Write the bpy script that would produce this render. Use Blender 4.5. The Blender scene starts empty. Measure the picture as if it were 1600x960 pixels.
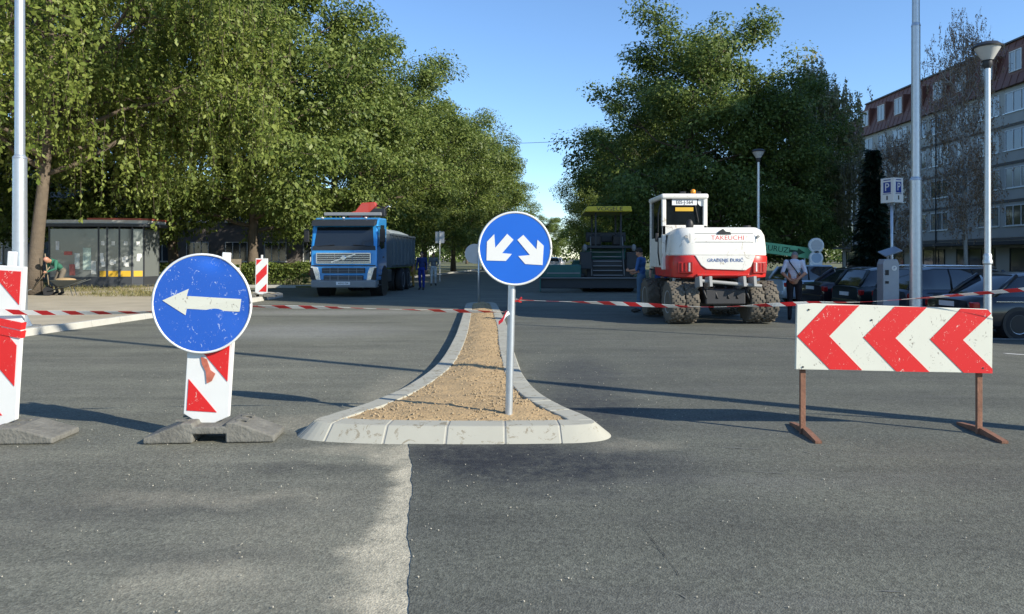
import bpy, bmesh, math, random
import numpy as np
from mathutils import Vector, Matrix, Euler
R = math.radians
random.seed(7); np.random.seed(7)
scene = bpy.context.scene
C = scene.collection

# ------------------------------------------------------------------ camera
cam_d = bpy.data.cameras.new('camera'); cam = bpy.data.objects.new('camera', cam_d); C.objects.link(cam)
CAMH, HOR, F = 1.5, 402.0, 1155.0
cam.location = (0, 0, CAMH); cam.rotation_euler = (R(90), 0, 0)
cam_d.sensor_width = 36; cam_d.lens = F / 1600 * 36; cam_d.shift_y = -(480 - HOR) / 1600
cam_d.clip_start = 0.05; cam_d.clip_end = 2000
scene.camera = cam
# ------------------------------------------------------------------ sky, sun, exposure
SUN_EL = 27.0; SUN_DIR = Vector((0.865, -0.5, 0)).normalized()
w = bpy.data.worlds.new('World'); scene.world = w; w.use_nodes = True
nt = w.node_tree; bg = nt.nodes['Background']
sky = nt.nodes.new('ShaderNodeTexSky'); sky.sky_type = 'NISHITA'; sky.sun_disc = False
sky.sun_elevation = R(SUN_EL); sky.sun_rotation = math.atan2(SUN_DIR.x, SUN_DIR.y)
sky.air_density = 1.0; sky.dust_density = 0.0; sky.ozone_density = 5.5; sky.altitude = 200
nt.links.new(sky.outputs[0], bg.inputs[0]); bg.inputs[1].default_value = 0.135
sd = bpy.data.lights.new('sun', 'SUN'); sun = bpy.data.objects.new('sun', sd); C.objects.link(sun)
sd.energy = 4.5; sd.angle = R(0.5); sd.color = (1.0, 0.93, 0.80)
dirv = Vector((SUN_DIR.x * math.cos(R(SUN_EL)), SUN_DIR.y * math.cos(R(SUN_EL)), math.sin(R(SUN_EL))))
sun.rotation_euler = (-dirv).to_track_quat('-Z', 'Y').to_euler(); sun.location = (20, -10, 30)
scene.view_settings.view_transform = 'Standard'; scene.view_settings.look = 'None'
scene.view_settings.exposure = 0.78; scene.view_settings.gamma = 1

# ------------------------------------------------------------------ materials
MATS = {}
def lin(c):
    return tuple(((v / 12.92) if v <= 0.04045 else ((v + 0.055) / 1.055) ** 2.4) for v in c)
def mat(name, col, rough=0.6, metal=0.0, var=0.12, scale=6.0, bump=0.0, bscale=40.0, spec=0.4, emit=None, alpha=None):
    if name in MATS: return MATS[name]
    m = bpy.data.materials.new(name); m.use_nodes = True; n = m.node_tree.nodes; l = m.node_tree.links
    b = n['Principled BSDF']; b.inputs['Roughness'].default_value = rough; b.inputs['Metallic'].default_value = metal
    b.inputs['Specular IOR Level'].default_value = spec
    tc = n.new('ShaderNodeTexCoord')
    nz = n.new('ShaderNodeTexNoise'); nz.inputs['Scale'].default_value = scale; nz.inputs['Detail'].default_value = 6
    l.new(tc.outputs['Object'], nz.inputs['Vector'])
    mx = n.new('ShaderNodeMixRGB'); mx.inputs['Color1'].default_value = (*[c * (1 - var) for c in col], 1)
    mx.inputs['Color2'].default_value = (*[min(1, c * (1 + var)) for c in col], 1)
    l.new(nz.outputs['Fac'], mx.inputs['Fac']); l.new(mx.outputs[0], b.inputs['Base Color'])
    if bump:
        n2 = n.new('ShaderNodeTexNoise'); n2.inputs['Scale'].default_value = bscale; n2.inputs['Detail'].default_value = 4
        l.new(tc.outputs['Object'], n2.inputs['Vector'])
        bp = n.new('ShaderNodeBump'); bp.inputs['Strength'].default_value = bump; bp.inputs['Distance'].default_value = 0.02
        l.new(n2.outputs['Fac'], bp.inputs['Height']); l.new(bp.outputs[0], b.inputs['Normal'])
    if emit:
        b.inputs['Emission Color'].default_value = (*col, 1); b.inputs['Emission Strength'].default_value = emit
    MATS[name] = m; return m
def glass_mat(name, col, rough=0.05):
    m = mat(name, col, rough, 0, 0.05); b = m.node_tree.nodes['Principled BSDF']
    b.inputs['Specular IOR Level'].default_value = 0.8; return m
def scratched(name, col, col2, amount=0.62, scale=14, rough=0.35):
    """painted sheet metal with chips and scratches"""
    m = mat(name, col, rough, 0, 0.08, 3); n = m.node_tree.nodes; l = m.node_tree.links; b = n['Principled BSDF']
    tc = n.new('ShaderNodeTexCoord'); mp = n.new('ShaderNodeMapping'); mp.inputs['Scale'].default_value = (1, 1, 0.7)
    nz = n.new('ShaderNodeTexNoise'); nz.inputs['Scale'].default_value = scale; nz.inputs['Detail'].default_value = 12; nz.inputs['Distortion'].default_value = 1.5
    nz.inputs['Roughness'].default_value = 0.75
    l.new(tc.outputs['Object'], mp.inputs[0]); l.new(mp.outputs[0], nz.inputs['Vector'])
    rp = n.new('ShaderNodeValToRGB'); rp.color_ramp.elements[0].position = amount; rp.color_ramp.elements[1].position = amount + 0.03
    l.new(nz.outputs['Fac'], rp.inputs[0])
    src = b.inputs['Base Color'].links[0].from_socket
    mx = n.new('ShaderNodeMixRGB'); mx.inputs['Color2'].default_value = (*col2, 1)
    l.new(rp.outputs[0], mx.inputs['Fac']); l.new(src, mx.inputs['Color1']); l.new(mx.outputs[0], b.inputs['Base Color'])
    return m
def leaf_mat(name, c1, c2, trans=0.3):
    m = bpy.data.materials.new(name); m.use_nodes = True; n = m.node_tree.nodes; l = m.node_tree.links
    b = n['Principled BSDF']; b.inputs['Roughness'].default_value = 0.5; b.inputs['Specular IOR Level'].default_value = 0.35
    g = n.new('ShaderNodeNewGeometry'); rp = n.new('ShaderNodeValToRGB')
    rp.color_ramp.elements[0].color = (*c1, 1); rp.color_ramp.elements[1].color = (*c2, 1)
    l.new(g.outputs['Random Per Island'], rp.inputs[0]); l.new(rp.outputs[0], b.inputs['Base Color'])
    t = n.new('ShaderNodeBsdfTranslucent'); l.new(rp.outputs[0], t.inputs[0])
    ms = n.new('ShaderNodeMixShader'); ms.inputs[0].default_value = trans
    l.new(b.outputs[0], ms.inputs[1]); l.new(t.outputs[0], ms.inputs[2]); l.new(ms.outputs[0], n['Material Output'].inputs[0])
    MATS[name] = m; return m

# ------------------------------------------------------------------ mesh helpers
def sstep(a, b, x):
    t = max(0.0, min(1.0, (x - a) / (b - a))); return t * t * (3 - 2 * t)
def gz(x):                       # the ground falls gently towards the car park
    return -0.25 * sstep(5.5, 10.0, x)
def G(px, py, z=0.0):            # picture point on the plane z -> place
    d = F * (CAMH - z) / (py - HOR); return Vector(((px - 800) * d / F, d, z))
class MB:
    def __init__(s): s.v = []; s.f = []
    def add(s, vs, fs):
        o = len(s.v); s.v += [tuple(v) for v in vs]; s.f += [tuple(i + o for i in f) for f in fs]; return s
    def box(s, c, d, rz=0.0, M=None):
        x, y, z = d[0] / 2, d[1] / 2, d[2] / 2; c = Vector(c)
        r = M if M is not None else Matrix.Rotation(rz, 3, 'Z')
        vs = [r @ Vector((a * x, b * y, e * z)) + c for a in (-1, 1) for b in (-1, 1) for e in (-1, 1)]
        return s.add(vs, [(0, 1, 3, 2), (4, 6, 7, 5), (0, 4, 5, 1), (2, 3, 7, 6), (0, 2, 6, 4), (1, 5, 7, 3)])
    def cyl(s, a, b, r0, r1=None, n=12, cap=True):
        r1 = r0 if r1 is None else r1; a = Vector(a); b = Vector(b); q = (b - a).to_track_quat('Z', 'Y')
        vs = []
        for p, r in ((a, r0), (b, r1)):
            vs += [q @ Vector((r * math.cos(2 * math.pi * i / n), r * math.sin(2 * math.pi * i / n), 0)) + p for i in range(n)]
        fs = [(i, (i + 1) % n, n + (i + 1) % n, n + i) for i in range(n)]
        if cap: fs += [tuple(range(n - 1, -1, -1)), tuple(range(n, 2 * n))]
        return s.add(vs, fs)
    def tube(s, pts, rs, n=8):
        pts = [Vector(p) for p in pts]; vs = []
        if not isinstance(rs, (list, tuple)): rs = [rs] * len(pts)
        for k, p in enumerate(pts):
            t = (pts[min(k + 1, len(pts) - 1)] - pts[max(k - 1, 0)]).normalized(); q = t.to_track_quat('Z', 'Y')
            vs += [q @ Vector((rs[k] * math.cos(2 * math.pi * i / n), rs[k] * math.sin(2 * math.pi * i / n), 0)) + p for i in range(n)]
        fs = [(k * n + i, k * n + (i + 1) % n, (k + 1) * n + (i + 1) % n, (k + 1) * n + i) for k in range(len(pts) - 1) for i in range(n)]
        fs += [tuple(range(n - 1, -1, -1)), tuple(range((len(pts) - 1) * n, len(pts) * n))]
        return s.add(vs, fs)
    def lathe(s, prof, n=24, M=None, o=(0, 0, 0)):   # prof: (radius, z) rings around local Z
        M = M or Matrix.Identity(3); o = Vector(o); vs = []
        for r, z in prof:
            vs += [M @ Vector((r * math.cos(2 * math.pi * i / n), r * math.sin(2 * math.pi * i / n), z)) + o for i in range(n)]
        m = len(prof)
        fs = [(k * n + i, k * n + (i + 1) % n, (k + 1) * n + (i + 1) % n, (k + 1) * n + i) for k in range(m - 1) for i in range(n)]
        fs += [tuple(range(n - 1, -1, -1)), tuple(range((m - 1) * n, m * n))]
        return s.add(vs, fs)
    def prism(s, poly, fn0, fn1):    # fn0/fn1 map (u, v) -> 3D for the two faces
        n = len(poly); vs = [fn0(*p) for p in poly] + [fn1(*p) for p in poly]
        fs = [(i, (i + 1) % n, n + (i + 1) % n, n + i) for i in range(n)] + [tuple(range(n - 1, -1, -1)), tuple(range(n, 2 * n))]
        return s.add(vs, fs)
    def xz(s, poly, y0, y1): return s.prism(poly, lambda u, v: (u, y0, v), lambda u, v: (u, y1, v))
    def yz(s, poly, x0, x1): return s.prism(poly, lambda u, v: (x0, u, v), lambda u, v: (x1, u, v))
    def xy(s, poly, z0, z1): return s.prism(poly, lambda u, v: (u, v, z0), lambda u, v: (u, v, z1))
    def loft(s, secs, close=True, caps=True):
        n = len(secs[0]); vs = [p for sc in secs for p in sc]; fs = []
        for k in range(len(secs) - 1):
            for i in range(n if close else n - 1):
                fs.append((k * n + i, k * n + (i + 1) % n, (k + 1) * n + (i + 1) % n, (k + 1) * n + i))
        if caps: fs += [tuple(range(n - 1, -1, -1)), tuple(range((len(secs) - 1) * n, len(secs) * n))]
        return s.add(vs, fs)
    def ell(s, c, r, M=None, nu=12, nv=8):
        M = M or Matrix.Identity(3); c = Vector(c); vs = []
        for j in range(nv + 1):
            t = math.pi * (0.02 + 0.96 * j / nv)
            vs += [M @ Vector((r[0] * math.sin(t) * math.cos(2 * math.pi * i / nu), r[1] * math.sin(t) * math.sin(2 * math.pi * i / nu), r[2] * math.cos(t))) + c for i in range(nu)]
        fs = [(j * nu + i, (j + 1) * nu + i, (j + 1) * nu + (i + 1) % nu, j * nu + (i + 1) % nu) for j in range(nv) for i in range(nu)]
        fs += [tuple(range(nu)), tuple(range((nv + 1) * nu - 1, nv * nu - 1, -1))]
        return s.add(vs, fs)
    def mesh(s, name):
        me = bpy.data.meshes.new(name); me.from_pydata(s.v, [], s.f)
        bm = bmesh.new(); bm.from_mesh(me); bmesh.ops.recalc_face_normals(bm, faces=bm.faces); bm.to_mesh(me); bm.free(); return me
    def build(s, name, m, parent=None, smooth=False, bevel=0.0):
        me = s.mesh(name); return link(name, me, m, parent, smooth, bevel)
def link(name, me, m=None, parent=None, smooth=False, bevel=0.0):
    o = bpy.data.objects.new(name, me); C.objects.link(o)
    if m and not me.materials: me.materials.append(m)
    if smooth and len(me.polygons):
        me.polygons.foreach_set('use_smooth', [True] * len(me.polygons))
        if smooth == 'auto': me.set_sharp_from_angle(angle=R(35))
    if bevel:
        b = o.modifiers.new('bevel', 'BEVEL'); b.width = bevel; b.segments = 2; b.limit_method = 'ANGLE'
    if parent: o.parent = parent
    return o
def tag(o, label=None, cat=None, group=None, kind=None):
    if label: o['label'] = label
    if cat: o['category'] = cat
    if group: o['group'] = group
    if kind: o['kind'] = kind
    return o
def thing(name, label, cat, loc=(0, 0, 0), rz=0.0, group=None):
    o = bpy.data.objects.new(name, None); C.objects.link(o); o.empty_display_size = 0.1
    o.location = loc; o.rotation_euler = (0, 0, rz); return tag(o, label, cat, group)
def copy_tree(o, parent=None):
    c = o.copy(); C.objects.link(c); c.parent = parent
    for ch in list(o.children): copy_tree(ch, c)
    return c
def text(name, body, size, m, parent, loc, rot, sx=1.0, depth=0.002):
    cu = bpy.data.curves.new(name, 'FONT'); cu.body = body; cu.size = size; cu.align_x = 'CENTER'; cu.align_y = 'CENTER'; cu.extrude = depth; cu.resolution_u = 3
    t = bpy.data.objects.new(name, cu); me = bpy.data.meshes.new_from_object(t); bpy.data.objects.remove(t)
    o = link(name, me, m, parent); o.location = loc; o.rotation_euler = rot; o.scale = (sx, 1, 1); return o

# common materials
WHITE = mat('white_paint', (0.72, 0.72, 0.69), 0.4, 0, 0.05)
GALV = mat('galvanised_steel', (0.52, 0.55, 0.57), 0.42, 0.75, 0.15, 14)
DARKMETAL = mat('dark_metal', (0.035, 0.037, 0.04), 0.5, 0.3)
RUBBER = mat('tyre_rubber', (0.022, 0.022, 0.023), 0.85, 0, 0.2)
GLASS = glass_mat('dark_glass', (0.012, 0.016, 0.02))
CHROME = mat('bright_metal', (0.6, 0.6, 0.6), 0.25, 0.9)
REDLENS = mat('red_lens', (0.35, 0.012, 0.012), 0.2)
LENS = mat('clear_lens', (0.6, 0.62, 0.62), 0.15, 0.3)
PLATE = mat('plate_white', (0.7, 0.7, 0.7), 0.4)
BLACK = mat('black_plastic', (0.015, 0.015, 0.016), 0.5)
# ------------------------------------------------------------------ ground, road, pavement
def asphalt(name, base, dust, dust_amt, blobs, seed):
    m = bpy.data.materials.new(name); m.use_nodes = True; n = m.node_tree.nodes; l = m.node_tree.links
    b = n['Principled BSDF']; b.inputs['Specular IOR Level'].default_value = 0.25
    tc = n.new('ShaderNodeTexCoord')
    def noise(sc, det=5, vec=None, rough=0.6):
        z = n.new('ShaderNodeTexNoise'); z.inputs['Scale'].default_value = sc; z.inputs['Detail'].default_value = det; z.inputs['Roughness'].default_value = rough
        l.new(vec or tc.outputs['Object'], z.inputs['Vector']); return z.outputs['Fac']
    def ramp(src, a, b_, c0=(0, 0, 0), c1=(1, 1, 1)):
        r = n.new('ShaderNodeValToRGB'); r.color_ramp.elements[0].position = a; r.color_ramp.elements[1].position = b_
        r.color_ramp.elements[0].color = (*c0, 1); r.color_ramp.elements[1].color = (*c1, 1); l.new(src, r.inputs[0]); return r.outputs[0]
    def mix(f, c1, c2, mode='MIX'):
        x = n.new('ShaderNodeMixRGB'); x.blend_type = mode
        for i, v in ((0, f), (1, c1), (2, c2)):
            if isinstance(v, (int, float)): x.inputs[i].default_value = v
            elif isinstance(v, tuple): x.inputs[i].default_value = (*v, 1)
            else: l.new(v, x.inputs[i])
        return x.outputs[0]
    def math_(op, a, b_=None):
        x = n.new('ShaderNodeMath'); x.operation = op; x.use_clamp = True
        for i, v in ((0, a), (1, b_)):
            if v is None: continue
            if isinstance(v, (int, float)): x.inputs[i].default_value = v
            else: l.new(v, x.inputs[i])
        return x.outputs[0]
    # aggregate
    vo = n.new('ShaderNodeTexVoronoi'); vo.inputs['Scale'].default_value = 62; l.new(tc.outputs['Object'], vo.inputs['Vector'])
    agg = ramp(vo.outputs['Color'], 0.1, 0.95, tuple(c * 0.62 for c in base), tuple(c * 1.45 for c in base))
    fine = noise(210, 3)
    col = mix(0.35, agg, ramp(fine, 0.3, 0.7, tuple(c * 0.55 for c in base), tuple(c * 1.5 for c in base)))
    # broad patches and roller streaks along the road
    mp = n.new('ShaderNodeMapping'); mp.inputs['Scale'].default_value = (0.25, 1.6, 1); mp.inputs['Rotation'].default_value = (0, 0, 0.12); mp.inputs['Location'].default_value = (seed, 0, 0)
    l.new(tc.outputs['Object'], mp.inputs[0])
    st = noise(1.0, 6, mp.outputs[0]); col = mix(1.0, col, ramp(st, 0.25, 0.75, (0.76, 0.76, 0.77), (1.22, 1.22, 1.2)), 'MULTIPLY')
    pt = noise(0.7, 8, None, 0.7); col = mix(1.0, col, ramp(pt, 0.3, 0.72, (0.82, 0.82, 0.84), (1.15, 1.15, 1.12)), 'MULTIPLY')
    # dusty and sandy stains
    dn = noise(1.3, 10, mp.outputs[0], 0.72); col = mix(math_('MULTIPLY', ramp(dn, 0.5, 0.75), dust_amt), col, dust)
    sp = noise(5.5, 8, None, 0.8); col = mix(math_('MULTIPLY', ramp(sp, 0.66, 0.72), 0.55), col, tuple(min(1, c * 1.25) for c in dust))
    # stains with a place of their own: (x, y, rx, ry, colour, strength)
    sep = n.new('ShaderNodeSeparateXYZ'); l.new(tc.outputs['Object'], sep.inputs[0])
    for (bx, by, rx, ry, bc, s) in blobs:
        m2 = n.new('ShaderNodeMapping'); m2.vector_type = 'TEXTURE'; m2.inputs['Location'].default_value = (bx, by, 0); m2.inputs['Scale'].default_value = (rx, ry, 1)
        wob = n.new('ShaderNodeVectorMath'); wob.operation = 'ADD'
        nzv = n.new('ShaderNodeTexNoise'); nzv.inputs['Scale'].default_value = 3.0; nzv.inputs['Detail'].default_value = 8; l.new(tc.outputs['Object'], nzv.inputs['Vector'])
        sc = n.new('ShaderNodeVectorMath'); sc.operation = 'MULTIPLY_ADD'; sc.inputs[1].default_value = (0.5, 0.5, 0); sc.inputs[2].default_value = (-0.25, -0.25, 0)
        l.new(nzv.outputs['Color'], sc.inputs[0]); l.new(tc.outputs['Object'], wob.inputs[0]); l.new(sc.outputs[0], wob.inputs[1]); l.new(wob.outputs[0], m2.inputs[0])
        ln = n.new('ShaderNodeVectorMath'); ln.operation = 'LENGTH'; l.new(m2.outputs[0], ln.inputs[0])
        rr = ramp(ln.outputs['Value'], 0.35, 1.0, (1, 1, 1), (0, 0, 0))
        grain = ramp(noise(7, 10, None, 0.85), 0.30, 0.56)
        col = mix(rr if s >= 1 else math_('MULTIPLY', math_('MULTIPLY', rr, grain), s), col, bc)
    vf = n.new('ShaderNodeTexVoronoi'); vf.inputs['Scale'].default_value = 105; l.new(tc.outputs['Object'], vf.inputs['Vector'])
    col = mix(1.0, col, ramp(vf.outputs['Color'], 0.15, 0.9, (0.76, 0.76, 0.76), (1.22, 1.22, 1.21)), 'MULTIPLY')
    col = mix(1.0, col, ramp(noise(24, 6, None, 0.8), 0.35, 0.68, (0.92, 0.92, 0.92), (1.08, 1.08, 1.08)), 'MULTIPLY')
    l.new(col, b.inputs['Base Color'])
    b.inputs['Roughness'].default_value = 0.8
    bp = n.new('ShaderNodeBump'); bp.inputs['Strength'].default_value = 0.4; bp.inputs['Distance'].default_value = 0.006
    l.new(vf.outputs['Distance'], bp.inputs['Height']); l.new(bp.outputs[0], b.inputs['Normal'])
    MATS[name] = m; return m
SAND = (0.44, 0.40, 0.30)
A_OLD = asphalt('old_asphalt', (0.148, 0.148, 0.119), (0.27, 0.26, 0.205), 0.4,
    [(-0.66, 4.7, 0.22, 2.2, (0.5, 0.455, 0.34), 0.97), (-0.49, 3.2, 0.2, 1.8, (0.5, 0.455, 0.34), 0.97), (-0.75, 5.6, 0.35, 0.5, SAND, 0.8), (-1.1, 3.6, 0.9, 1.6, SAND, 0.15), (-2.2, 4.4, 1.3, 0.35, (0.07, 0.07, 0.062), 0.6), (-1.6, 3.7, 0.8, 0.2, (0.075, 0.075, 0.066), 0.5), (-1.5, 5.3, 0.7, 0.16, (0.06, 0.06, 0.055), 0.6), (-3.0, 3.2, 0.7, 0.25, (0.075, 0.075, 0.066), 0.5), (-0.95, 5.75, 0.9, 0.25, SAND, 0.45), (-1.9, 4.6, 1.0, 0.25, SAND, 0.3), (-1.5, 3.4, 0.4, 0.3, SAND, 0.3),
     (-1.75, 6.7, 0.9, 0.5, SAND, 0.35), (-1.3, 8.2, 0.5, 1.8, SAND, 0.3), (-4.5, 15, 3.0, 2.0, (0.3, 0.3, 0.28), 0.5), (-5, 20, 4.0, 1.2, (0.34, 0.33, 0.3), 0.5)], 3.1)
A_NEW = asphalt('new_asphalt', (0.113, 0.116, 0.096), (0.17, 0.17, 0.155), 0.35,
    [(0.2, 5.35, 1.35, 0.85, (0.026, 0.029, 0.034), 0.98), (-0.3, 5.6, 0.8, 0.5, (0.024, 0.026, 0.03), 0.98), (0.75, 7.3, 0.75, 1.6, (0.045, 0.048, 0.05), 0.9), (0.9, 9.5, 0.7, 2.0, (0.05, 0.053, 0.055), 0.7), (1.0, 5.9, 0.5, 0.25, SAND, 0.3)], 9.4)
def sheet(name, xs, ys, zfn, m, kind='structure', parent=None):
    vs = [(x, y, zfn(x, y)) for y in ys for x in xs]; nx = len(xs)
    fs = [(j * nx + i, j * nx + i + 1, (j + 1) * nx + i + 1, (j + 1) * nx + i) for j in range(len(ys) - 1) for i in range(nx - 1)]
    me = bpy.data.meshes.new(name); me.from_pydata(vs, [], fs); o = link(name, me, m, parent, True); o['kind'] = kind; return o
xs_all = [-400, -60, -20, 0, 5, 5.5, 6, 6.5, 7, 7.5, 8, 8.5, 9, 9.5, 10, 14, 20, 60, 400]
EARTH = mat('earth', (0.11, 0.10, 0.06), 0.95, 0, 0.4, 0.6, 0.5, 12)
sheet('ground', xs_all, [-60, 0, 60, 120, 300, 700], lambda x, y: gz(x) - 0.05, EARTH)
sheet('road', [-60, -9, -4, 0, 4, 5.5, 6, 6.5, 7, 7.5, 8, 8.5, 9, 9.5, 10, 14, 18, 30], [-12, 0, 8, 16, 24, 32, 40, 60, 90, 130, 200], lambda x, y: gz(x), A_OLD)
from mathutils import noise as mnoise
# newly laid surface: its left edge is the ragged seam in front of the island
edge = []
y = -12.0
while y < 6.0:
    bx = -0.43 - 0.137 * (max(y, 2) - 3.1)
    edge.append((bx + random.uniform(-0.004, 0.004) + 0.025 * mnoise.noise(Vector((y * 3.1, 0, 0))) + 0.03 * mnoise.noise(Vector((y * .9, 5, 0))), y)); y += 0.05
mb = MB(); xr = [0.9, 3, 5.5, 6, 6.5, 7, 7.5, 8, 8.5, 9, 9.5, 10, 12, 15]
rows = [[(ex, ey, 0.004)] + [(x, ey, gz(x) + 0.004) for x in xr] for ex, ey in edge]
far = [(-0.8 + 0.0 * yy, yy) for yy in (6.0, 6.1, 8, 12, 16, 22.5)]
rows += [[(-0.75, yy, 0.004)] + [(x, yy, gz(x) + 0.004) for x in xr] for _, yy in far]
nx = len(rows[0]); mb.add([p for r in rows for p in r], [(j * nx + i, j * nx + i + 1, (j + 1) * nx + i + 1, (j + 1) * nx + i) for j in range(len(rows) - 1) for i in range(nx - 1)])
o = mb.build('new_road_surface', A_NEW); o['kind'] = 'structure'
# sealed joints and scrapes in the new surface
def streak(name, pts, wd, m, jit):
    q = resample([(p.x, p.y) for p in pts], 0.03); mb = MB(); vs = []
    for k, p in enumerate(q):
        d = (q[min(k + 1, len(q) - 1)] - q[max(k - 1, 0)]).normalized(); nn = Vector((-d.y, d.x, 0)); c = p + nn * random.gauss(0, jit); w2 = wd * random.uniform(0.3, 1.1) * (1 if 0 < k < len(q) - 1 else .05)
        vs += [c + nn * w2 / 2 + Vector((0, 0, .008 + gz(p.x))), c - nn * w2 / 2 + Vector((0, 0, .008 + gz(p.x)))]
    mb.add(vs, [(2 * k, 2 * k + 2, 2 * k + 3, 2 * k + 1) for k in range(len(q) - 1)]); o = mb.build(name, m); o['kind'] = 'structure'
TAR = mat('tar_joint', (0.03, 0.031, 0.033), 0.7); SCR = mat('scrape_mark', (0.16, 0.163, 0.15), 0.9)
def resample(pts, step):
    pts = [Vector((*p[:2], 0)) for p in pts]; out = []; L = [0]
    for a, b in zip(pts, pts[1:]): L.append(L[-1] + (b - a).length)
    n = max(1, round(L[-1] / step))
    for k in range(n + 1):
        t = L[-1] * k / n; i = max(j for j in range(len(L)) if L[j] <= t + 1e-9); i = min(i, len(pts) - 2)
        out.append(pts[i].lerp(pts[i + 1], (t - L[i]) / max(1e-9, L[i + 1] - L[i])))
    return out
streak('joint_crack', [G(998, 818), G(1040, 872), G(1062, 905)], 0.004, TAR, 0.004)
for a, b_ in (((1370, 926), (1412, 928)), ((1060, 930), (1076, 940)), ((1250, 705), (1272, 712)), ((1120, 700), (1190, 704)), ((1160, 738), (1230, 742))): streak('scrape', [G(*a), G(*b_)], 0.012, SCR, 0.002)
# parking bay lines
LINE = mat('road_marking', (0.55, 0.55, 0.52), 0.7, 0, 0.3, 20)
for k, yy in enumerate([12.9, 15.7, 18.5, 21.3, 24.1, 26.9, 29.7]):
    mb = MB()
    xs = [8.6, 9.0, 9.5, 10, 12, 14.4]
    mb.add([(x, yy + s * 0.06, gz(x) + 0.012) for x in xs for s in (-1, 1)], [(2 * i, 2 * i + 2, 2 * i + 3, 2 * i + 1) for i in range(len(xs) - 1)])
    o = mb.build('bay_line', LINE); o['kind'] = 'structure'
# left pavement with kerb stones
PAVE = mat('dusty_pavement', (0.40, 0.345, 0.25), 0.95, 0, 0.3, 1.2, 0.5, 30)
GRASSY = mat('dry_grass_ground', (0.13, 0.13, 0.055), 0.95, 0, 0.45, 1.6, 0.8, 25)
CONC = mat('concrete_kerb', (0.43, 0.42, 0.37), 0.85, 0, 0.2, 5, 0.25, 60)
kl = [(-9.75, -12), (-9.4, 2), (-9.2, 13.8), (-8.85, 18), (-8.55, 25), (-8.55, 27.6), (-8.75, 28.4), (-9.3, 28.9), (-10.2, 29.0), (-14.0, 29.0), (-14.6, 29.4), (-14.9, 30.2), (-15, 36.5)]
pv = thing('pavement', None, None); pv['kind'] = 'structure'
mb = MB(); poly = [(x - 0.1 if x > -9.9 else x, y_ - 0.1 if y_ > 28 and x > -14.2 else y_) for x, y_ in kl] + [(-60, 36.5), (-60, -12)]
mb.xy(poly, -0.05, 0.125); mb.build('paving', PAVE, pv)
def resample(pts, step):
    pts = [Vector((*p[:2], 0)) for p in pts]; out = []; acc = 0.0
    L = [0]
    for a, b in zip(pts, pts[1:]): L.append(L[-1] + (b - a).length)
    n = max(1, round(L[-1] / step))
    for k in range(n + 1):
        t = L[-1] * k / n; i = max(j for j in range(len(L)) if L[j] <= t + 1e-9); i = min(i, len(pts) - 2)
        out.append(pts[i].lerp(pts[i + 1], (t - L[i]) / max(1e-9, L[i + 1] - L[i])))
    return out
def kerb_run(pts, step, parent, side, h=0.14, wdt=0.15, name='kerb_stone', m=CONC):
    q = resample(pts, step)
    for a, b in zip(q, q[1:]):
        d = (b - a).normalized(); nrm = Vector((-d.y, d.x, 0)) * side; a2 = a + d * 0.006; b2 = b - d * 0.006; hh = h + random.uniform(-0.006, 0.006)
        mb = MB(); sec = lambda p: [p + Vector((0, 0, gz(p.x) - 0.05)), p + nrm * 0.02 + Vector((0, 0, gz(p.x) + hh)), p + nrm * wdt + Vector((0, 0, gz(p.x) + hh)), p + nrm * wdt + Vector((0, 0, gz(p.x) - 0.05))]
        mb.loft([sec(a2), sec(b2)]); mb.build(name, m, parent, False, 0.012)
kerb_run(kl[1:], 1.0, pv, 1)
# verges under the trees
v1 = thing('verge', None, None); v1['kind'] = 'structure'
mb = MB(); mb.xy([(-9.6, 36.2), (-6.4, 60), (-1.5, 110), (-1.5, 200), (-60, 200), (-60, 36.6), (-15.2, 36.6)], -0.05, 0.09); mb.build('turf', GRASSY, v1)
kerb_run([(-15.2, 36.4), (-9.9, 36.05), (-9.3, 36.6), (-6.3, 60), (-1.4, 110), (-1.4, 200)], 2.0, v1, 1, 0.13)
v2 = thing('verge', None, None); v2['kind'] = 'structure'
mb = MB(); mb.xy([(8.3, 35), (15.3, 34), (15.3, -12), (80, -12), (80, 200), (9.6, 200), (8.3, 110)], -0.32, -0.14); mb.build('turf', GRASSY, v2)
kerb_run([(15.2, -12), (15.2, 34.0), (8.3, 35.0), (8.2, 60), (8.2, 110), (9.5, 200)], 2.0, v2, -1, 0.13)

# ------------------------------------------------------------------ traffic island
def catmull(P, sub):
    out = []; n = len(P)
    for i in range(n):
        p0, p1, p2, p3 = [Vector((*P[(i + k) % n], 0)) for k in (-1, 0, 1, 2)]
        for k in range(sub):
            t = k / sub
            out.append(0.5 * ((2 * p1) + (p2 - p0) * t + (2 * p0 - 5 * p1 + 4 * p2 - p3) * t * t + (3 * p1 - p0 - 3 * p2 + p3) * t ** 3))
    return out
IS = [(-1.66, 6.24), (-1.35, 6.12), (-0.9, 6.07), (-0.3, 6.05), (0.3, 6.07), (0.56, 6.1), (0.69, 6.2), (0.62, 6.5), (0.46, 6.9), (0.26, 7.64), (0.12, 8.8), (0.06, 10.06), (-0.02, 12), (-0.09, 14.6), (-0.25, 18), (-0.42, 21.2), (-0.5, 22.2), (-0.68, 22.7), (-1.08, 22.7), (-1.3, 22.4), (-1.35, 21.6), (-1.19, 17.9), (-1.07, 15), (-0.99, 12.7), (-0.96, 9.81), (-1.11, 8.08), (-1.35, 7.09), (-1.58, 6.55)]
isl = catmull(IS, 8); NI = len(isl)
nor = []
for i in range(NI):
    d = (isl[(i + 1) % NI] - isl[i - 1]).normalized(); nor.append(Vector((d.y, -d.x, 0)))   # outward (outline runs counter-clockwise)
island = thing('traffic_island', None, None); island['kind'] = 'structure'
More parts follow.
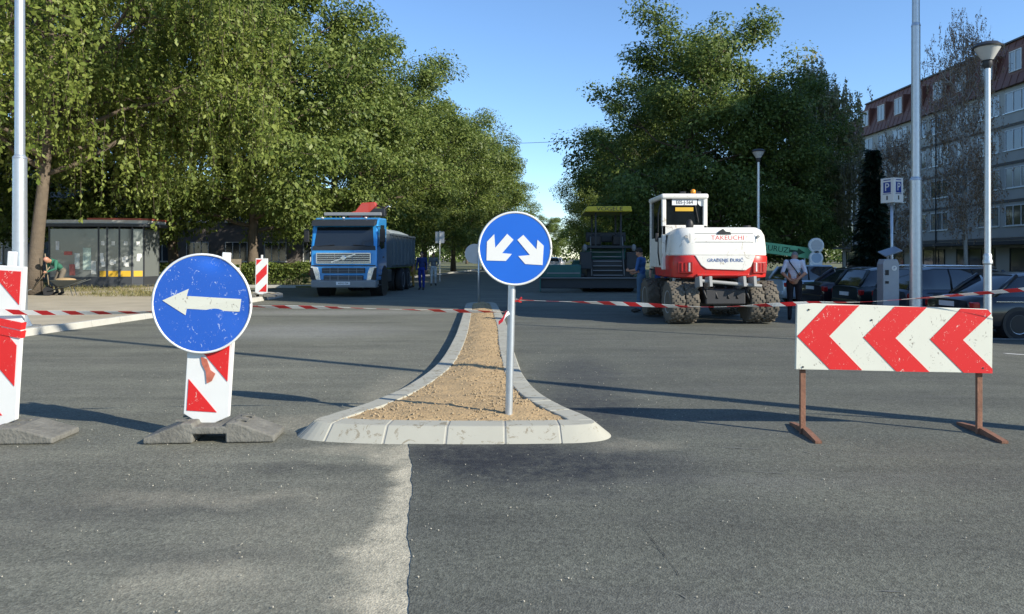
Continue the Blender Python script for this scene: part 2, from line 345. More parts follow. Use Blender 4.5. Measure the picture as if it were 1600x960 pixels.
def isec(i, sl=0.0):
    i %= NI; p = isl[i]; nn = nor[i]; front = sstep(7.0, 6.3, p.y); run = 0.05 + 0.12 * front
    return [p + nn * run + Vector((0, 0, -0.02)), p + Vector((0, 0, 0.118)), p - nn * 0.2 + Vector((0, 0, 0.12)), p - nn * 0.2 + Vector((0, 0, -0.02))]
KERB2 = scratched('pale_new_concrete', (0.36, 0.35, 0.29), (0.23, 0.205, 0.15), 0.55, 5, 0.9)
i = 0
def arc(a, b): return sum((isl[(k + 1) % NI] - isl[k % NI]).length for k in range(a, b))
while i < NI:
    j = i + 1; lim = 0.16 if isl[i].x < -1.5 and isl[i].y < 6.5 else (0.42 if isl[i].y < 7 else 0.95)
    while j < NI and arc(i, j) < lim: j += 1
    secs = [isec(k) for k in range(i, j + 1)]
    def pull(s0, s1, e): return [a + (b - a).normalized() * e for a, b in zip(s0, s1)]
    secs[0] = pull(secs[0], secs[1], 0.005); secs[-1] = pull(secs[-1], secs[-2], 0.005)
    MB().loft(secs).build('kerb_stone', KERB2, island, False, 0.01); i = j
mor = MB(); rings = []
for k in range(NI + 1):
    s4 = isec(k); c = (s4[0] + s4[1] + s4[2] + s4[3]) / 4; rings.append([c + (p - c) * 0.93 for p in s4])
mor.loft(rings, True, False).build('mortar', mat('mortar', (0.33, 0.32, 0.28), 0.9), island)
inner = [isl[k] - nor[k] * 0.195 for k in range(NI)]
def span(yv):
    xs = []
    for k in range(NI):
        a, b = inner[k], inner[(k + 1) % NI]
        if (a.y <= yv) != (b.y <= yv): xs.append(a.x + (b.x - a.x) * (yv - a.y) / (b.y - a.y))
    return (min(xs), max(xs)) if len(xs) > 1 else None
SOIL = mat('sandy_soil', (0.40, 0.28, 0.145), 0.95, 0, 0.28, 2.5, 0.7, 45)
ys = []; yv = min(p.y for p in inner) + 0.004
while yv < max(p.y for p in inner): ys.append(yv); yv += 0.03 + 0.004 * (yv - 6)
vs = []; fs = []; nc = 26; rowsn = 0
for yv in ys:
    sp = span(yv)
    if not sp: continue
    for c in range(nc):
        t = c / (nc - 1); x = sp[0] + (sp[1] - sp[0]) * t
        z = 0.106 + 0.03 * math.sin(math.pi * t) * sstep(6.2, 6.6, yv) + 0.017 * mnoise.noise(Vector((x * 4, yv * 4, 0))) + 0.011 * mnoise.noise(Vector((x * 17, yv * 17, 3)))
        vs.append((x, yv, z))
    rowsn += 1
fs = [(j * nc + i, j * nc + i + 1, (j + 1) * nc + i + 1, (j + 1) * nc + i) for j in range(rowsn - 1) for i in range(nc - 1)]
me = bpy.data.meshes.new('soil'); me.from_pydata(vs, [], fs); soil = link('soil', me, SOIL, island, True)
mb = MB()
for k in range(7500):
    yv = 6.25 + (random.random() ** 1.7) * 15.5; sp = span(yv)
    if not sp: continue
    e = random.random(); t = random.random() if e < 0.45 else (random.random() ** 2.2 * 0.4 if e < 0.65 else 1 - random.random() ** 2.2 * 0.45)
    x = sp[0] + (sp[1] - sp[0]) * t
    if mnoise.noise(Vector((x * 2.2, yv * 1.6, 7))) < -0.05 and random.random() < 0.75: continue
    z = 0.108 + 0.03 * math.sin(math.pi * t) * sstep(6.2, 6.6, yv) + 0.017 * mnoise.noise(Vector((x * 4, yv * 4, 0)))
    r = random.choice((0.003, 0.004, 0.005, 0.007, 0.013)) * random.uniform(0.8, 1.2)
    q = Euler((random.random() * 6, random.random() * 6, 0)).to_matrix()
    P = [Vector((x, yv, z + r * 0.3)) + q @ Vector(p) * r * random.uniform(0.8, 1.2) for p in ((1, 0, 0), (-1, 0, 0), (0, 1, 0), (0, -1, 0), (0, 0, .8), (0, 0, -.8))]
    mb.add(P, [(0, 2, 4), (2, 1, 4), (1, 3, 4), (3, 0, 4), (2, 0, 5), (1, 2, 5), (3, 1, 5), (0, 3, 5)])
o = mb.build('gravel', mat('gravel_stones', (0.33, 0.25, 0.15), 0.9, 0, 0.45, 25), island); o['kind'] = 'stuff'
# loose grit swept over the road
mb = MB()
for k in range(1300):
    x = random.gauss(-1.0, 2.2); yv = random.uniform(2.5, 12)
    if abs(x) > 6 or (span(yv) and span(yv)[0] - 0.35 < x < span(yv)[1] + 0.35) or (yv < 6.4 and yv > 5.7 and -1.9 < x < .9): continue
    r = random.uniform(0.002, 0.006); q = Euler((random.random() * 6, random.random() * 6, 0)).to_matrix()
    P = [Vector((x, yv, 0.008 + r * 0.4)) + q @ Vector(p) * r for p in ((1, 0, 0), (-1, 0, 0), (0, 1, 0), (0, -1, 0), (0, 0, .8), (0, 0, -.8))]
    mb.add(P, [(0, 2, 4), (2, 1, 4), (1, 3, 4), (3, 0, 4), (2, 0, 5), (1, 2, 5), (3, 1, 5), (0, 3, 5)])
o = mb.build('grit', mat('grit_stones', (0.4, 0.37, 0.3), 0.9, 0, 0.3, 25)); tag(o, 'pale loose grit scattered over the asphalt', 'grit', kind='stuff')
# ------------------------------------------------------------------ buildings
WALLG = mat('grey_render', (0.42, 0.395, 0.35), 0.9, 0, 0.2, 0.7, 0.2, 20)
WALLD = mat('dark_panel', (0.15, 0.135, 0.12), 0.85, 0, 0.15, 0.8)
ROOFB = mat('brown_sheet_roof', (0.15, 0.06, 0.042), 0.6, 0.1, 0.25, 1.5)
FRAMEW = mat('window_frame_white', (0.62, 0.62, 0.6), 0.5)
PANE = glass_mat('window_pane', (0.035, 0.045, 0.055), 0.06)
CURT = mat('net_curtain', (0.5, 0.5, 0.47), 0.9)
def window_mesh(wd, ht, n, th=0.07):
    """window in the plane x=0 facing -x, centred; n lights"""
    mb = MB(); f = 0.06
    mb.box((0, 0, ht / 2 - f / 2), (th, wd, f)).box((0, 0, -ht / 2 + f / 2), (th, wd, f))
    for k in range(n + 1):
        mb.box((0, -wd / 2 + f / 2 + (wd - f) * k / n, 0), (th, f, ht - 2 * f))
    return mb.mesh('window')
PANES = [PANE, glass_mat('window_pane_blue', (0.10, 0.125, 0.15), 0.08), glass_mat('window_pane_curtained', (0.26, 0.27, 0.27), 0.15)]
def pane_mesh(wd, ht, k=0):
    me = MB().box((0.012, 0, 0), (0.02, wd - 0.1, ht - 0.1)).mesh('pane'); me.materials.append(PANES[k]); return me
def sill_mesh(wd): return MB().box((-0.06, 0, 0), (0.18, wd + 0.12, 0.05)).mesh('sill')
def curtain_mesh(wd, ht): return MB().box((0.035, 0, 0), (0.02, wd, ht)).mesh('curtain')
def apartments(name, label, X0, Y0, Y1, depth, floors, bay, g=3.0, fh=2.65, base=-0.16, roofh=3.4, dormers=True, skip=1.0):
    t = thing(name, label, 'building', (X0, (Y0 + Y1) / 2, base)); Lh = (Y1 - Y0) / 2; top = g + floors * fh
    MB().box((depth / 2, 0, top / 2), (depth, 2 * Lh, top)).build('wall', WALLG, t)
    for k in range(floors):                       # spandrel bands
        MB().box((-0.04, 0, g + k * fh + 0.42), (0.1, 2 * Lh - 0.3, 0.78)).build('spandrel', WALLG, t, False, 0.02)
        MB().box((-0.02, 0, g + k * fh - 0.06), (0.12, 2 * Lh, 0.1)).build('floor_band', WALLD, t)
    MB().box((-0.55, 0, g - 0.35), (1.1, 2 * Lh, 0.25)).build('awning', mat('shop_awning', (0.05, 0.045, 0.045), 0.7), t)
    mb = MB(); mb.xz([(-0.35, top), (0.75, top + roofh), (depth - 0.75, top + roofh), (depth + 0.3, top)], -Lh - 0.2, Lh + 0.2)
    rf = mb.build('roof', ROOFB, t)
    MB().box((depth / 2, 0, top + roofh + 0.06), (depth - 1.2, 2 * Lh + 0.3, 0.12)).build('roof_edge', DARKMETAL, rf)
    k = -Lh + 0.6
    seam = MB().box((0, 0, 0), (0.03, 0.035, math.hypot(1.1, roofh))).mesh('roof_seam')
    while k < Lh:
        o = link('roof_seam', seam, ROOFB, rf); o.location = (0.2 - 0.012, k, top + roofh / 2); o.rotation_euler = (0, math.atan2(1.1, roofh), 0); k += 0.75
    W2 = window_mesh(bay * 0.86, 1.45, 3); P2 = [pane_mesh(bay * 0.86, 1.45, k) for k in range(3)]; S2 = sill_mesh(bay * 0.86)
    WS = window_mesh(1.5, 1.4, 2); PS = [pane_mesh(1.5, 1.4, k) for k in range(3)]
    nb = int((2 * Lh) / bay)
    rnd = random.Random(len(name) + floors)
    for fl in range(floors):
        for b in range(nb):
            yy = -Lh + (b + 0.5) * (2 * Lh) / nb; zz = g + fl * fh + 0.82 + 0.76
            small = (b % 4 == 3)
            wo = link('window', WS if small else W2, FRAMEW, t); wo.location = (-0.02, yy, zz)
            link('pane', (PS if small else P2)[rnd.choice((0, 1, 1, 2))], None, wo)
            if not small: so = link('sill', S2, GALV, wo); so.location = (0, 0, -0.76)
    dm = window_mesh(1.25, 1.45, 2); dp = pane_mesh(1.25, 1.45, 2)
    if dormers:
        for b in range(nb):
            yy = -Lh + (b + 0.5) * (2 * Lh) / nb
            d = MB(); d.xz([(-0.12, top + 0.75), (-0.12, top + 2.6), (0.8, top + 2.6), (0.2, top + 0.75)], yy - 0.8, yy + 0.8)
            dd = d.build('dormer', ROOFB, t)
            wo = link('window', dm, FRAMEW, dd); wo.location = (-0.15, yy, top + 1.68); link('pane', dp, PANE, wo).location = (0, 0, 0)
    for b in range(0, nb, 2):                      # shop fronts
        yy = -Lh + (b + 1) * (2 * Lh) / nb
        wo = link('shop_window', window_mesh(bay * 1.6, 2.1, 3), DARKMETAL, t); wo.location = (-0.03, yy, 1.25); link('pane', pane_mesh(bay * 1.6, 2.1), PANE, wo)
    for k in (-Lh + 0.5, 0.3, Lh - 0.5):
        MB().cyl((-0.15, k, 0), (-0.15, k, top), 0.05).build('drainpipe', DARKMETAL, t)
    return t
apartments('apartment_block', 'long grey apartment block with brown mansard roof and dormer windows behind bare trees', 35.0, 46.5, 74.5, 12, 4, 2.9)
apartments('apartment_wing', 'set back end wing of the grey apartment block with a brown roof', 36.4, 74.8, 81.5, 10, 4, 2.9, roofh=2.8, dormers=False)
# two blocks added out of view to shade road, car park and trees
apartments('tall_apartment_block', 'unseen tall grey apartment block added to cast shade across the road', 33.0, 1.5, 19.5, 12, 7, 4.2, fh=2.75, roofh=2.9)
apartments('middle_apartment_block', 'unseen lower grey apartment block added to shade the right hand trees', 33.4, 19.8, 44.0, 12, 6, 4.2, fh=2.75, roofh=3.2)
BRICK = mat('red_brick_base', (0.22, 0.085, 0.06), 0.9, 0, 0.3, 6)
PLAS = mat('pale_plaster', (0.42, 0.41, 0.38), 0.9, 0, 0.15, 0.6)
def low_building(name, label, x0, x1, Y, depth, h, n, wallm, basem, two=True):
    t = thing(name, label, 'building', ((x0 + x1) / 2, Y, 0.05)); L = (x1 - x0)
    MB().box((0, depth / 2, h / 2), (L, depth, h)).build('wall', wallm, t)
    MB().box((0, -0.03, 0.5), (L, 0.1, 1.0)).build('plinth', basem, t)
    MB().xz([(-L / 2 - 0.4, h), (-L / 2 - 0.4, h + 0.25), (L / 2 + 0.4, h + 0.25), (L / 2 + 0.4, h)], -0.5, depth + 0.5).build('roof', ROOFB, t)
    wm = window_mesh(1.7, 1.5, 3); pm = pane_mesh(1.7, 1.5); sm = sill_mesh(1.7)
    for lev in range(int(h // 3)):
        for k in range(n):
            wo = link('window', wm, FRAMEW, t); wo.rotation_euler = (0, 0, R(90)); wo.location = (-L / 2 + (k + 0.5) * L / n, -0.04, 1.85 + lev * 3)
            link('pane', pm, PANE, wo); so = link('sill', sm, GALV, wo); so.location = (0, 0, -0.78)
    return t
low_building('school_building', 'pale low building with brick plinth and window row behind the left trees', -40, -13.5, 56, 10, 6.4, 9, mat('shaded_brown_render', (0.17, 0.15, 0.135), .9), BRICK)  # wall colour darkened to stand for the shade of the trees
low_building('grey_house', 'plain grey building standing behind the glass kiosk', -48, -29.6, 44, 8, 9.2, 6, WALLG, WALLD)

# ------------------------------------------------------------------ trees
BARK = mat('bark', (0.115, 0.09, 0.065), 0.95, 0, 0.4, 5, 0.9, 18)
BARKB = mat('birch_bark', (0.42, 0.40, 0.37), 0.85, 0, 0.4, 4, 0.4, 12)
L_A = leaf_mat('leaf_green', (0.072, 0.117, 0.022), (0.225, 0.275, 0.064), 0.38)
L_B = leaf_mat('leaf_deep_green', (0.060, 0.105, 0.02), (0.18, 0.235, 0.055), 0.36)
L_W = leaf_mat('leaf_yellow_green', (0.09, 0.14, 0.022), (0.28, 0.325, 0.075), 0.40)
L_BI = leaf_mat('leaf_birch', (0.19, 0.19, 0.075), (0.38, 0.35, 0.17))
L_RU = leaf_mat('leaf_rust', (0.20, 0.12, 0.06), (0.40, 0.28, 0.17))
L_CO = leaf_mat('leaf_conifer', (0.008, 0.018, 0.010), (0.025, 0.042, 0.022), 0.1)
def leaves_mesh(name, P, D, size, m, rng, width=0.55, N=None):
    """P points, D leaf direction, one folded four-point leaf each"""
    n = len(P); S = size * np.clip(rng.lognormal(-0.06, 0.38, (n, 1)), 0.4, 2.0)
    D = D / np.linalg.norm(D, axis=1, keepdims=True)
    U = rng.normal(size=(n, 3)); U[:, 2] += 0.5; side = np.cross(D, U); side /= np.linalg.norm(side, axis=1, keepdims=True) + 1e-9
    up = np.cross(side, D)
    if N is not None:
        N = N / (np.linalg.norm(N, axis=1, keepdims=True) + 1e-9); D = D - N * (D * N).sum(1, keepdims=True); D /= np.linalg.norm(D, axis=1, keepdims=True) + 1e-9
        side = np.cross(N, D); up = N
    V = np.stack([P, P + D * S * 0.5 + side * S * width * 0.5 + up * S * 0.08, P + D * S, P + D * S * 0.5 - side * S * width * 0.5 + up * S * 0.08], 1).reshape(-1, 3)
    me = bpy.data.meshes.new(name); me.vertices.add(4 * n); me.vertices.foreach_set('co', V.astype(np.float32).ravel())
    me.loops.add(4 * n); me.loops.foreach_set('vertex_index', np.arange(4 * n, dtype=np.int32))
    me.polygons.add(n); me.polygons.foreach_set('loop_start', np.arange(0, 4 * n, 4, dtype=np.int32)); me.polygons.foreach_set('loop_total', np.full(n, 4, dtype=np.int32))
    me.update(); me.materials.append(m); return me
def tree_meshes(seed, H, RAD, base, nleaf, size, leafm, barkm=BARK, trunk_r=0.24, limbs=20, weep=0.0, lean=(0, 0), shape=0.55, csig=0.8, sub=7, fork=None):
    rng = np.random.default_rng(seed); rd = random.Random(seed); tb = MB(); tips = []
    top = H * 0.93
    def axis(z): t = z / H; return Vector((lean[0] * t * t * H + 0.25 * math.sin(t * 5 + seed), lean[1] * t * t * H + 0.25 * math.cos(t * 4 + seed * 2) - 0.25 * math.cos(seed * 2), z))
    zs = [top * k / 12 for k in range(13)]
    tb.tube([axis(z) - Vector((0.25 * math.sin(seed), 0, 0)) * 0 for z in zs], [trunk_r * (1.25 if k == 0 else 1.0) * (1 - 0.93 * (k / 12)) + 0.015 for k in range(13)], 10)
    for k in range(limbs):
        t = (k + rd.random() * 0.8) / limbs; z0 = base + (top - base) * t ** 1.1 * 0.92; az = k * 2.39996 + rd.uniform(-.5, .5)
        tt = (z0 - base) / (H - base); env = RAD * (math.sin(math.pi * min(1, 0.14 + 0.86 * tt) ** 0.85) ** shape) * rd.uniform(0.72, 1.12)
        env = max(env, 0.6); up = rd.uniform(0.35, 0.85) * (0.45 + tt) if not weep else rd.uniform(0.6, 1.1)
        p0 = axis(z0); d = Vector((math.cos(az), math.sin(az), 0)); pts = []
        for s in range(7):
            q = s / 6; pts.append(p0 + d * env * q + Vector((0, 0, env * up * (q ** 1.4) - weep * env * 0.55 * q ** 3)) + Vector((rd.gauss(0, .2), rd.gauss(0, .2), rd.gauss(0, .16))) * q * env * 0.35)
        r0 = max(0.02, trunk_r * 0.42 * (1 - 0.75 * t)); tb.tube(pts, [r0 * (1 - 0.85 * s / 6) + 0.008 for s in range(7)], 6)
        for j in range(sub):
            q = 0.3 + 0.7 * (j + rd.random()) / sub; s = min(5, int(q * 6)); b0 = pts[s].lerp(pts[s + 1], q * 6 - s) if q < 1 else pts[6]
            L = env * rd.uniform(0.22, 0.45) * (1.25 - 0.5 * q); dd = (d * 0.5 + Vector((rd.gauss(0, .8), rd.gauss(0, .8), rd.gauss(0.25, .5)))).normalized()
            e = b0 + dd * L; tb.tube([b0, b0.lerp(e, .5) + Vector((0, 0, -0.04)), e], [0.028, 0.018, 0.007], 4)
            tips += [(e, 1.0), (b0.lerp(e, 0.55), 0.7)]
        tips.append((pts[6], 1.0))
    for k in range(7):                      # leader tufts
        zt = H * rd.uniform(0.82, 0.99); tips.append((axis(min(zt, top)) + Vector((rd.gauss(0, .5), rd.gauss(0, .5), max(0, zt - top))), 0.8))
    T = np.array([list(p) for p, _ in tips]); Wt = np.array([q for _, q in tips]); Wt = Wt * rng.uniform(0.35, 1.5, len(Wt)); Wt /= Wt.sum()
    ci = rng.choice(len(T), nleaf, p=Wt); sg = (csig * rng.uniform(0.65, 1.25, len(T)))[ci][:, None]
    off = rng.normal(size=(nleaf, 3)); off *= np.minimum(1, 1.55 / np.linalg.norm(off, axis=1, keepdims=True)) * rng.uniform(.75, 1, (nleaf, 1)); off = off * sg * np.array([1, 1, 0.62]); P = T[ci] + off
    ctr = np.array([0, 0, base + (H - base) * 0.45]); D = off * 0.8 + (P - ctr) * 0.12 + rng.normal(size=(nleaf, 3)) * 0.6; D[:, 2] -= 0.25
    Nn = off / sg * 0.7 + rng.normal(size=(nleaf, 3)) * 0.6 + (P - ctr) * 0.05; Nn[:, 2] += 0.45
    if weep:
        ns = int(len(T) * 3.6); sidx = rng.choice(len(T), ns); SP = []; SD = []
        for a in sidx:
            st = T[a] + rng.normal(size=3) * 0.6
            if st[2] < base * 0.8: continue
            Ls = min(rng.uniform(0.5, 3.0) * weep, st[2] - 2.4)
            if Ls < 0.3: continue
            ph = rng.uniform(0, 6.28); sw = rng.uniform(0.05, 0.3)
            m_ = int(Ls * 24); q = np.sort(rng.random(m_)); pp = np.stack([st[0] + sw * q * np.cos(ph), st[1] + sw * q * np.sin(ph), st[2] - Ls * q], 1) + rng.normal(size=(m_, 3)) * 0.05
            SP.append(pp); dd = rng.normal(size=(m_, 3)) * 0.45; dd[:, 2] -= 0.9; SD.append(dd)
            e = Vector((st[0] + sw * math.cos(ph), st[1] + sw * math.sin(ph), st[2] - Ls)); s0 = Vector(st); tb.tube([s0, s0.lerp(e, .5), e], [0.012, 0.008, 0.004], 3)
        P = np.concatenate([P] + SP); D = np.concatenate([D] + SD); Nn = np.concatenate([Nn, rng.normal(size=(len(P) - len(Nn), 3))])
    keep = P[:, 2] > base * 0.55; P = P[keep]; D = D[keep]; Nn = Nn[keep]
    return tb.mesh('trunk'), leaves_mesh('crown', P, D, size, leafm, rng, 0.55, Nn), barkm
def place_tree(name, label, ms, loc, rz=0.0, s=(1, 1, 1), group=None, cat='tree'):
    t = thing(name, label, cat, loc, rz, group); t.scale = s
    link('trunk', ms[0], ms[2], t, True); link('crown', ms[1], None, t); return t
TA = tree_meshes(11, 15.0, 6.2, 2.4, 90000, 0.17, L_A, trunk_r=0.28, limbs=26)
TB = tree_meshes(23, 15.5, 5.9, 2.3, 90000, 0.17, L_A, trunk_r=0.26, limbs=28)
TC = tree_meshes(37, 15.0, 5.6, 2.0, 90000, 0.17, L_B, trunk_r=0.27, limbs=28)
TW = tree_meshes(5, 15.0, 8.2, 4.3, 70000, 0.155, L_W, trunk_r=0.245, limbs=26, weep=1.0, sub=9, csig=0.75)
place_tree('weeping_tree', 'large tree with drooping yellow green branches beside the glass kiosk', TW, (-17.2, 27.0, 0.12), R(20))
gl = 'broadleaf trees along the left verge'
for i, (x, yv, ms, s, rz, lb) in enumerate([
    (-13.6, 39.5, TB, 1.12, 40, 'tall green tree behind the hedge, first in the left row'),
    (-19.5, 42.0, TA, 1.05, 200, 'green tree behind the hedge between kiosk and truck'),
    (-11.0, 47.0, TA, 1.02, 100, 'green tree second in the left row, just behind the blue truck'),
    (-9.2, 54.5, TB, 0.98, 250, 'green tree third in the left row beyond the blue truck'),
    (-7.4, 63.0, TA, 0.95, 310, 'green tree fourth in the left row beyond the blue truck'),
    (-5.6, 73.0, TB, 0.95, 20, 'green tree fifth in the left row, far along the road'),
    (-3.4, 86.0, TA, 0.92, 150, 'green tree sixth in the left row, far along the road'),
    (-1.6, 104.0, TB, 0.85, 75, 'green tree seventh and last in the left row'),
    (-26.0, 39.0, TC, 1.0, 15, 'dark green tree standing behind the glass kiosk'),
    (-28.0, 30.0, TA, 0.95, 95, 'green tree left of the weeping tree by the grey building')]):
    place_tree('broadleaf_tree', lb, ms, (x, yv, 0.08), R(rz), (s, s, s), gl)
gr = 'broadleaf trees along the right verge'
co = np.empty(len(TC[1].vertices) * 3); TC[1].vertices.foreach_get('co', co); co = co.reshape(-1, 3); hi = co[co[:, 2] > np.quantile(co[:, 2], .99)].mean(0)
RPK = math.degrees(math.pi - math.atan2(hi[1], hi[0])) + 15
for i, (x, yv, ms, s, rz, lb) in enumerate([
    (10.2, 42.0, TC, 0.95, RPK, 'tall dark tree behind the excavator with a sunlit top'),
    (14.4, 43.0, TC, 0.76, 130, 'dark shaded tree behind the white totem and parked cars'),
    (17.2, 46.0, TC, 0.55, 220, 'dark lower tree beside the apartment block end'),
    (10.6, 53.0, TC, 0.85, 300, 'dark tree behind the paver, second in the right row'),
    (10.4, 64.0, TB, 0.78, 45, 'shaded tree third in the right row beyond the paver'),
    (11.0, 78.0, TA, 0.80, 170, 'green tree fourth in the right row beyond the paver'),
    (12.5, 96.0, TB, 0.85, 260, 'green tree last in the right row, far along the road')]):
    place_tree('broadleaf_tree', lb, ms, (x, yv, -0.15), R(rz), (s, s, s), gr)
# far trees closing the street
for i, (x, yv, s) in enumerate([(-9, 150, .8), (0, 170, .72), (9, 175, .7), (18, 150, .85), (27, 120, .8), (-18, 120, .95)]):
    place_tree('distant_tree', 'distant green tree closing the far end of the street', (TA, TB)[i % 2], (x, yv, 0.0 if x < 9 else -0.15), R(50 * i), (s, s, s), 'distant trees at the street end')
# birches and a conifer before the apartment block
TBI = tree_meshes(61, 15.0, 3.4, 3.0, 9000, 0.19, L_BI, BARKB, trunk_r=0.17, limbs=26, weep=0.9, sub=7, csig=0.4, shape=0.8)
TRU = tree_meshes(71, 17.5, 3.6, 3.0, 2300, 0.12, L_RU, BARKB, trunk_r=0.2, limbs=36, weep=0.3, sub=9, csig=0.3, shape=0.7)
place_tree('birch_tree', 'pale yellowing birch rising behind the dark shaded trees', TBI, (20.2, 49.0, -0.15), R(30), (.9, .9, 1.0), cat='tree')
place_tree('birch_tree', 'tall nearly bare birch with rusty leaves before the apartment roof', TRU, (27.7, 45.0, -0.15), R(70), (.58, .58, 0.97))
place_tree('birch_tree', 'bare slender birch in front of the apartment block windows', TRU, (22.6, 44.0, -0.15), R(200), (0.5, 0.5, 0.55))
rng = np.random.default_rng(3); n = 15000; hh = rng.random(n) ** 0.8; rr = (1 - hh) * 1.25 + 0.12; a = rng.random(n) * 6.283; tier = 0.75 + 0.25 * np.sin(hh * 70 + 2 * np.sin(a * 3))
P = np.stack([np.cos(a) * rr * tier * rng.random(n) ** .4, np.sin(a) * rr * tier * rng.random(n) ** .4, 0.3 + hh * 7.6 - 0.2 * rr], 1); D = np.stack([np.cos(a), np.sin(a), np.full(n, -0.5)], 1) + rng.normal(size=(n, 3)) * .3
t = thing('conifer_tree', 'slim dark conifer in front of the grey apartment block', 'tree', (21.0, 43.0, -0.15))
MB().cyl((0, 0, 0), (0, 0, 7.6), 0.13, 0.02).build('trunk', BARK, t, True); link('crown', leaves_mesh('crown', P, D, 0.26, L_CO, rng, 0.4), None, t)
# dry grass tufts along the back of the pavement
rng = np.random.default_rng(4); n = 9000; cx = rng.uniform(-24, -10, 260); cy = rng.uniform(29.2, 36, 260); cy = np.where(cx > -15.2, rng.uniform(25.5, 28.6, 260), cy); ci = rng.integers(0, 260, n)
P = np.stack([cx[ci] + rng.normal(size=n) * .22, cy[ci] + rng.normal(size=n) * .12, np.full(n, 0.122)], 1); D = rng.normal(size=(n, 3)) * .45; D[:, 2] = 1
tag(link('dry_grass', leaves_mesh('dry_grass', P, D, 0.11, leaf_mat('leaf_dry_grass', (0.12, 0.13, 0.04), (0.30, 0.25, 0.11)), rng, 0.12), None), 'dry grass tufts on the dusty pavement near the kiosk', 'grass', kind='stuff')
# wood closing the horizon
rng = np.random.default_rng(9); n = 60000; X = rng.uniform(-150, 150, n); hh = 6 + 3 * np.sin(X * .11) + 2 * np.sin(X * .37 + 1) + 1.2 * np.sin(X * .9)
P = np.stack([X, 205 + rng.normal(size=n) * 5, rng.random(n) ** 0.7 * hh], 1); D = rng.normal(size=(n, 3))
tag(link('distant_wood', leaves_mesh('distant_wood', P, D, 0.75, L_B, rng), None), 'far belt of dark woodland closing the end of the street', 'wood', kind='stuff')
# hedges
def hedge(label, a, b, wd, h, z0=0.09):
    a = Vector(a); b = Vector(b); L = (b - a).length; t = thing('hedge', label, 'hedge', (a.x, a.y, z0), math.atan2((b - a).y, (b - a).x))
    rng = np.random.default_rng(int(L * 10)); n = int(L * 1700); P = np.stack([rng.random(n) * L, (rng.random(n) - .5) * wd, rng.random(n) ** 0.6 * h], 1)
    P[:, 2] += 0.05 * np.sin(P[:, 0] * 3.1); D = rng.normal(size=(n, 3)); D[:, 2] += 0.4
    link('foliage', leaves_mesh('foliage', P, D, 0.09, L_A, rng, 0.7), None, t)
    mb = MB(); x = 0.2
    while x < L: mb.cyl((x, 0, 0), (x + random.uniform(-.1, .1), 0, h * 0.8), 0.02, 0.008, 5); x += 0.3
    mb.build('stems', BARK, t); return t
hedge('clipped green hedge between the glass kiosk and the blue truck', (-19.0, 37.6), (-10.2, 37.0), 0.9, 1.1)
hedge('clipped green hedge running along the left verge behind the blue truck', (-9.6, 39.5), (-7.6, 58), 0.8, 1.0)
# ------------------------------------------------------------------ lamps, posts, signs
def tall_pole(label, x, y, z, h, r, joints, flange=True):
    t = thing('lamp_post', label, 'lamp post', (x, y, z), 0)
    zz = 0.0
    for k, (z1, rr) in enumerate(joints):
        MB().cyl((0, 0, zz), (0, 0, z1), rr * 1.03, rr * 0.97, 20).build('pole_section', GALV, t, 'auto'); 
        MB().cyl((0, 0, z1 - 0.03), (0, 0, z1 + 0.05), rr * 1.06, joints[min(k + 1, len(joints) - 1)][1], 20).build('collar', GALV, t, 'auto'); zz = z1
    if flange:
        f = MB().box((0, 0, 0.012), (r * 4, r * 4, 0.024)).build('base_plate', GALV, t)
        for k in range(4):
            c, s_ = math.cos(k * math.pi / 2), math.sin(k * math.pi / 2)
            MB().prism([(0.9 * r, 0.024), (1.9 * r, 0.024), (0.95 * r, 0.26)], lambda u, v: (u * c - 0.008 * s_, u * s_ + 0.008 * c, v), lambda u, v: (u * c + 0.008 * s_, u * s_ - 0.008 * c, v)).build('gusset', GALV, f)
    MB().tube([(0, 0, zz), (0.1, 0, zz + 0.5), (0.9, 0, zz + 0.7)], [0.04, 0.035, 0.03]).build('arm', GALV, t, True)
    MB().xz([(0.85, zz + .66), (1.55, zz + .7), (1.5, zz + .8), (0.85, zz + .8)], -0.13, 0.13).build('lamp_head', GALV, t, False, 0.02)
    return t
tall_pole('tall galvanised lamp post on the left pavement kerb', -9.72, 14.6, 0.125, 9, 0.13, [(3.35, 0.128), (9.0, 0.088)])
tall_pole('tall stepped galvanised lamp post behind the parking meter', 8.85, 16.2, gz(8.85), 9, 0.13, [(3.42, 0.125), (6.8, 0.092), (10, 0.075)])
tall_pole('unseen tall galvanised lamp post added to cast the long road shadow', 6.4, 5.35, gz(6.4), 9, 0.12, [(3.4, 0.11), (9.2, 0.085)])  # added out of view so that its shadow crosses the road
def globe_lamp(label, x, y, h):
    z = gz(x); t = thing('street_lamp', label, 'street lamp', (x, y, z), 0, 'park style street lamps'); h -= z
    MB().cyl((0, 0, 0), (0, 0, 1.55), 0.062, 0.058, 16).build('lower_pole', GALV, t, 'auto')
    MB().lathe([(0.058, 1.5), (0.075, 1.52), (0.075, 1.56), (0.06, 1.6), (0.066, 1.64), (0.05, 1.68)], 16).build('collar', GALV, t, 'auto')
    MB().cyl((0, 0, 1.6), (0, 0, h - 0.36), 0.048, 0.042, 14).build('upper_pole', GALV, t, 'auto')
    b = MB().lathe([(0.045, h - 0.42), (0.075, h - 0.36), (0.07, h - 0.3), (0.09, h - 0.29)], 18).build('lamp_base', DARKMETAL, t, 'auto')
    MB().lathe([(0.075, h - 0.29), (0.19, h - 0.09), (0.2, h - 0.06)], 20).build('diffuser', mat('lamp_diffuser', (0.45, 0.45, 0.43), 0.3), t, 'auto')
    MB().lathe([(0.21, h - 0.085), (0.215, h - 0.06), (0.15, h - 0.005), (0.05, h + 0.015), (0.01, h + 0.02)], 20).build('lamp_hood', DARKMETAL, t, 'auto')
    return t
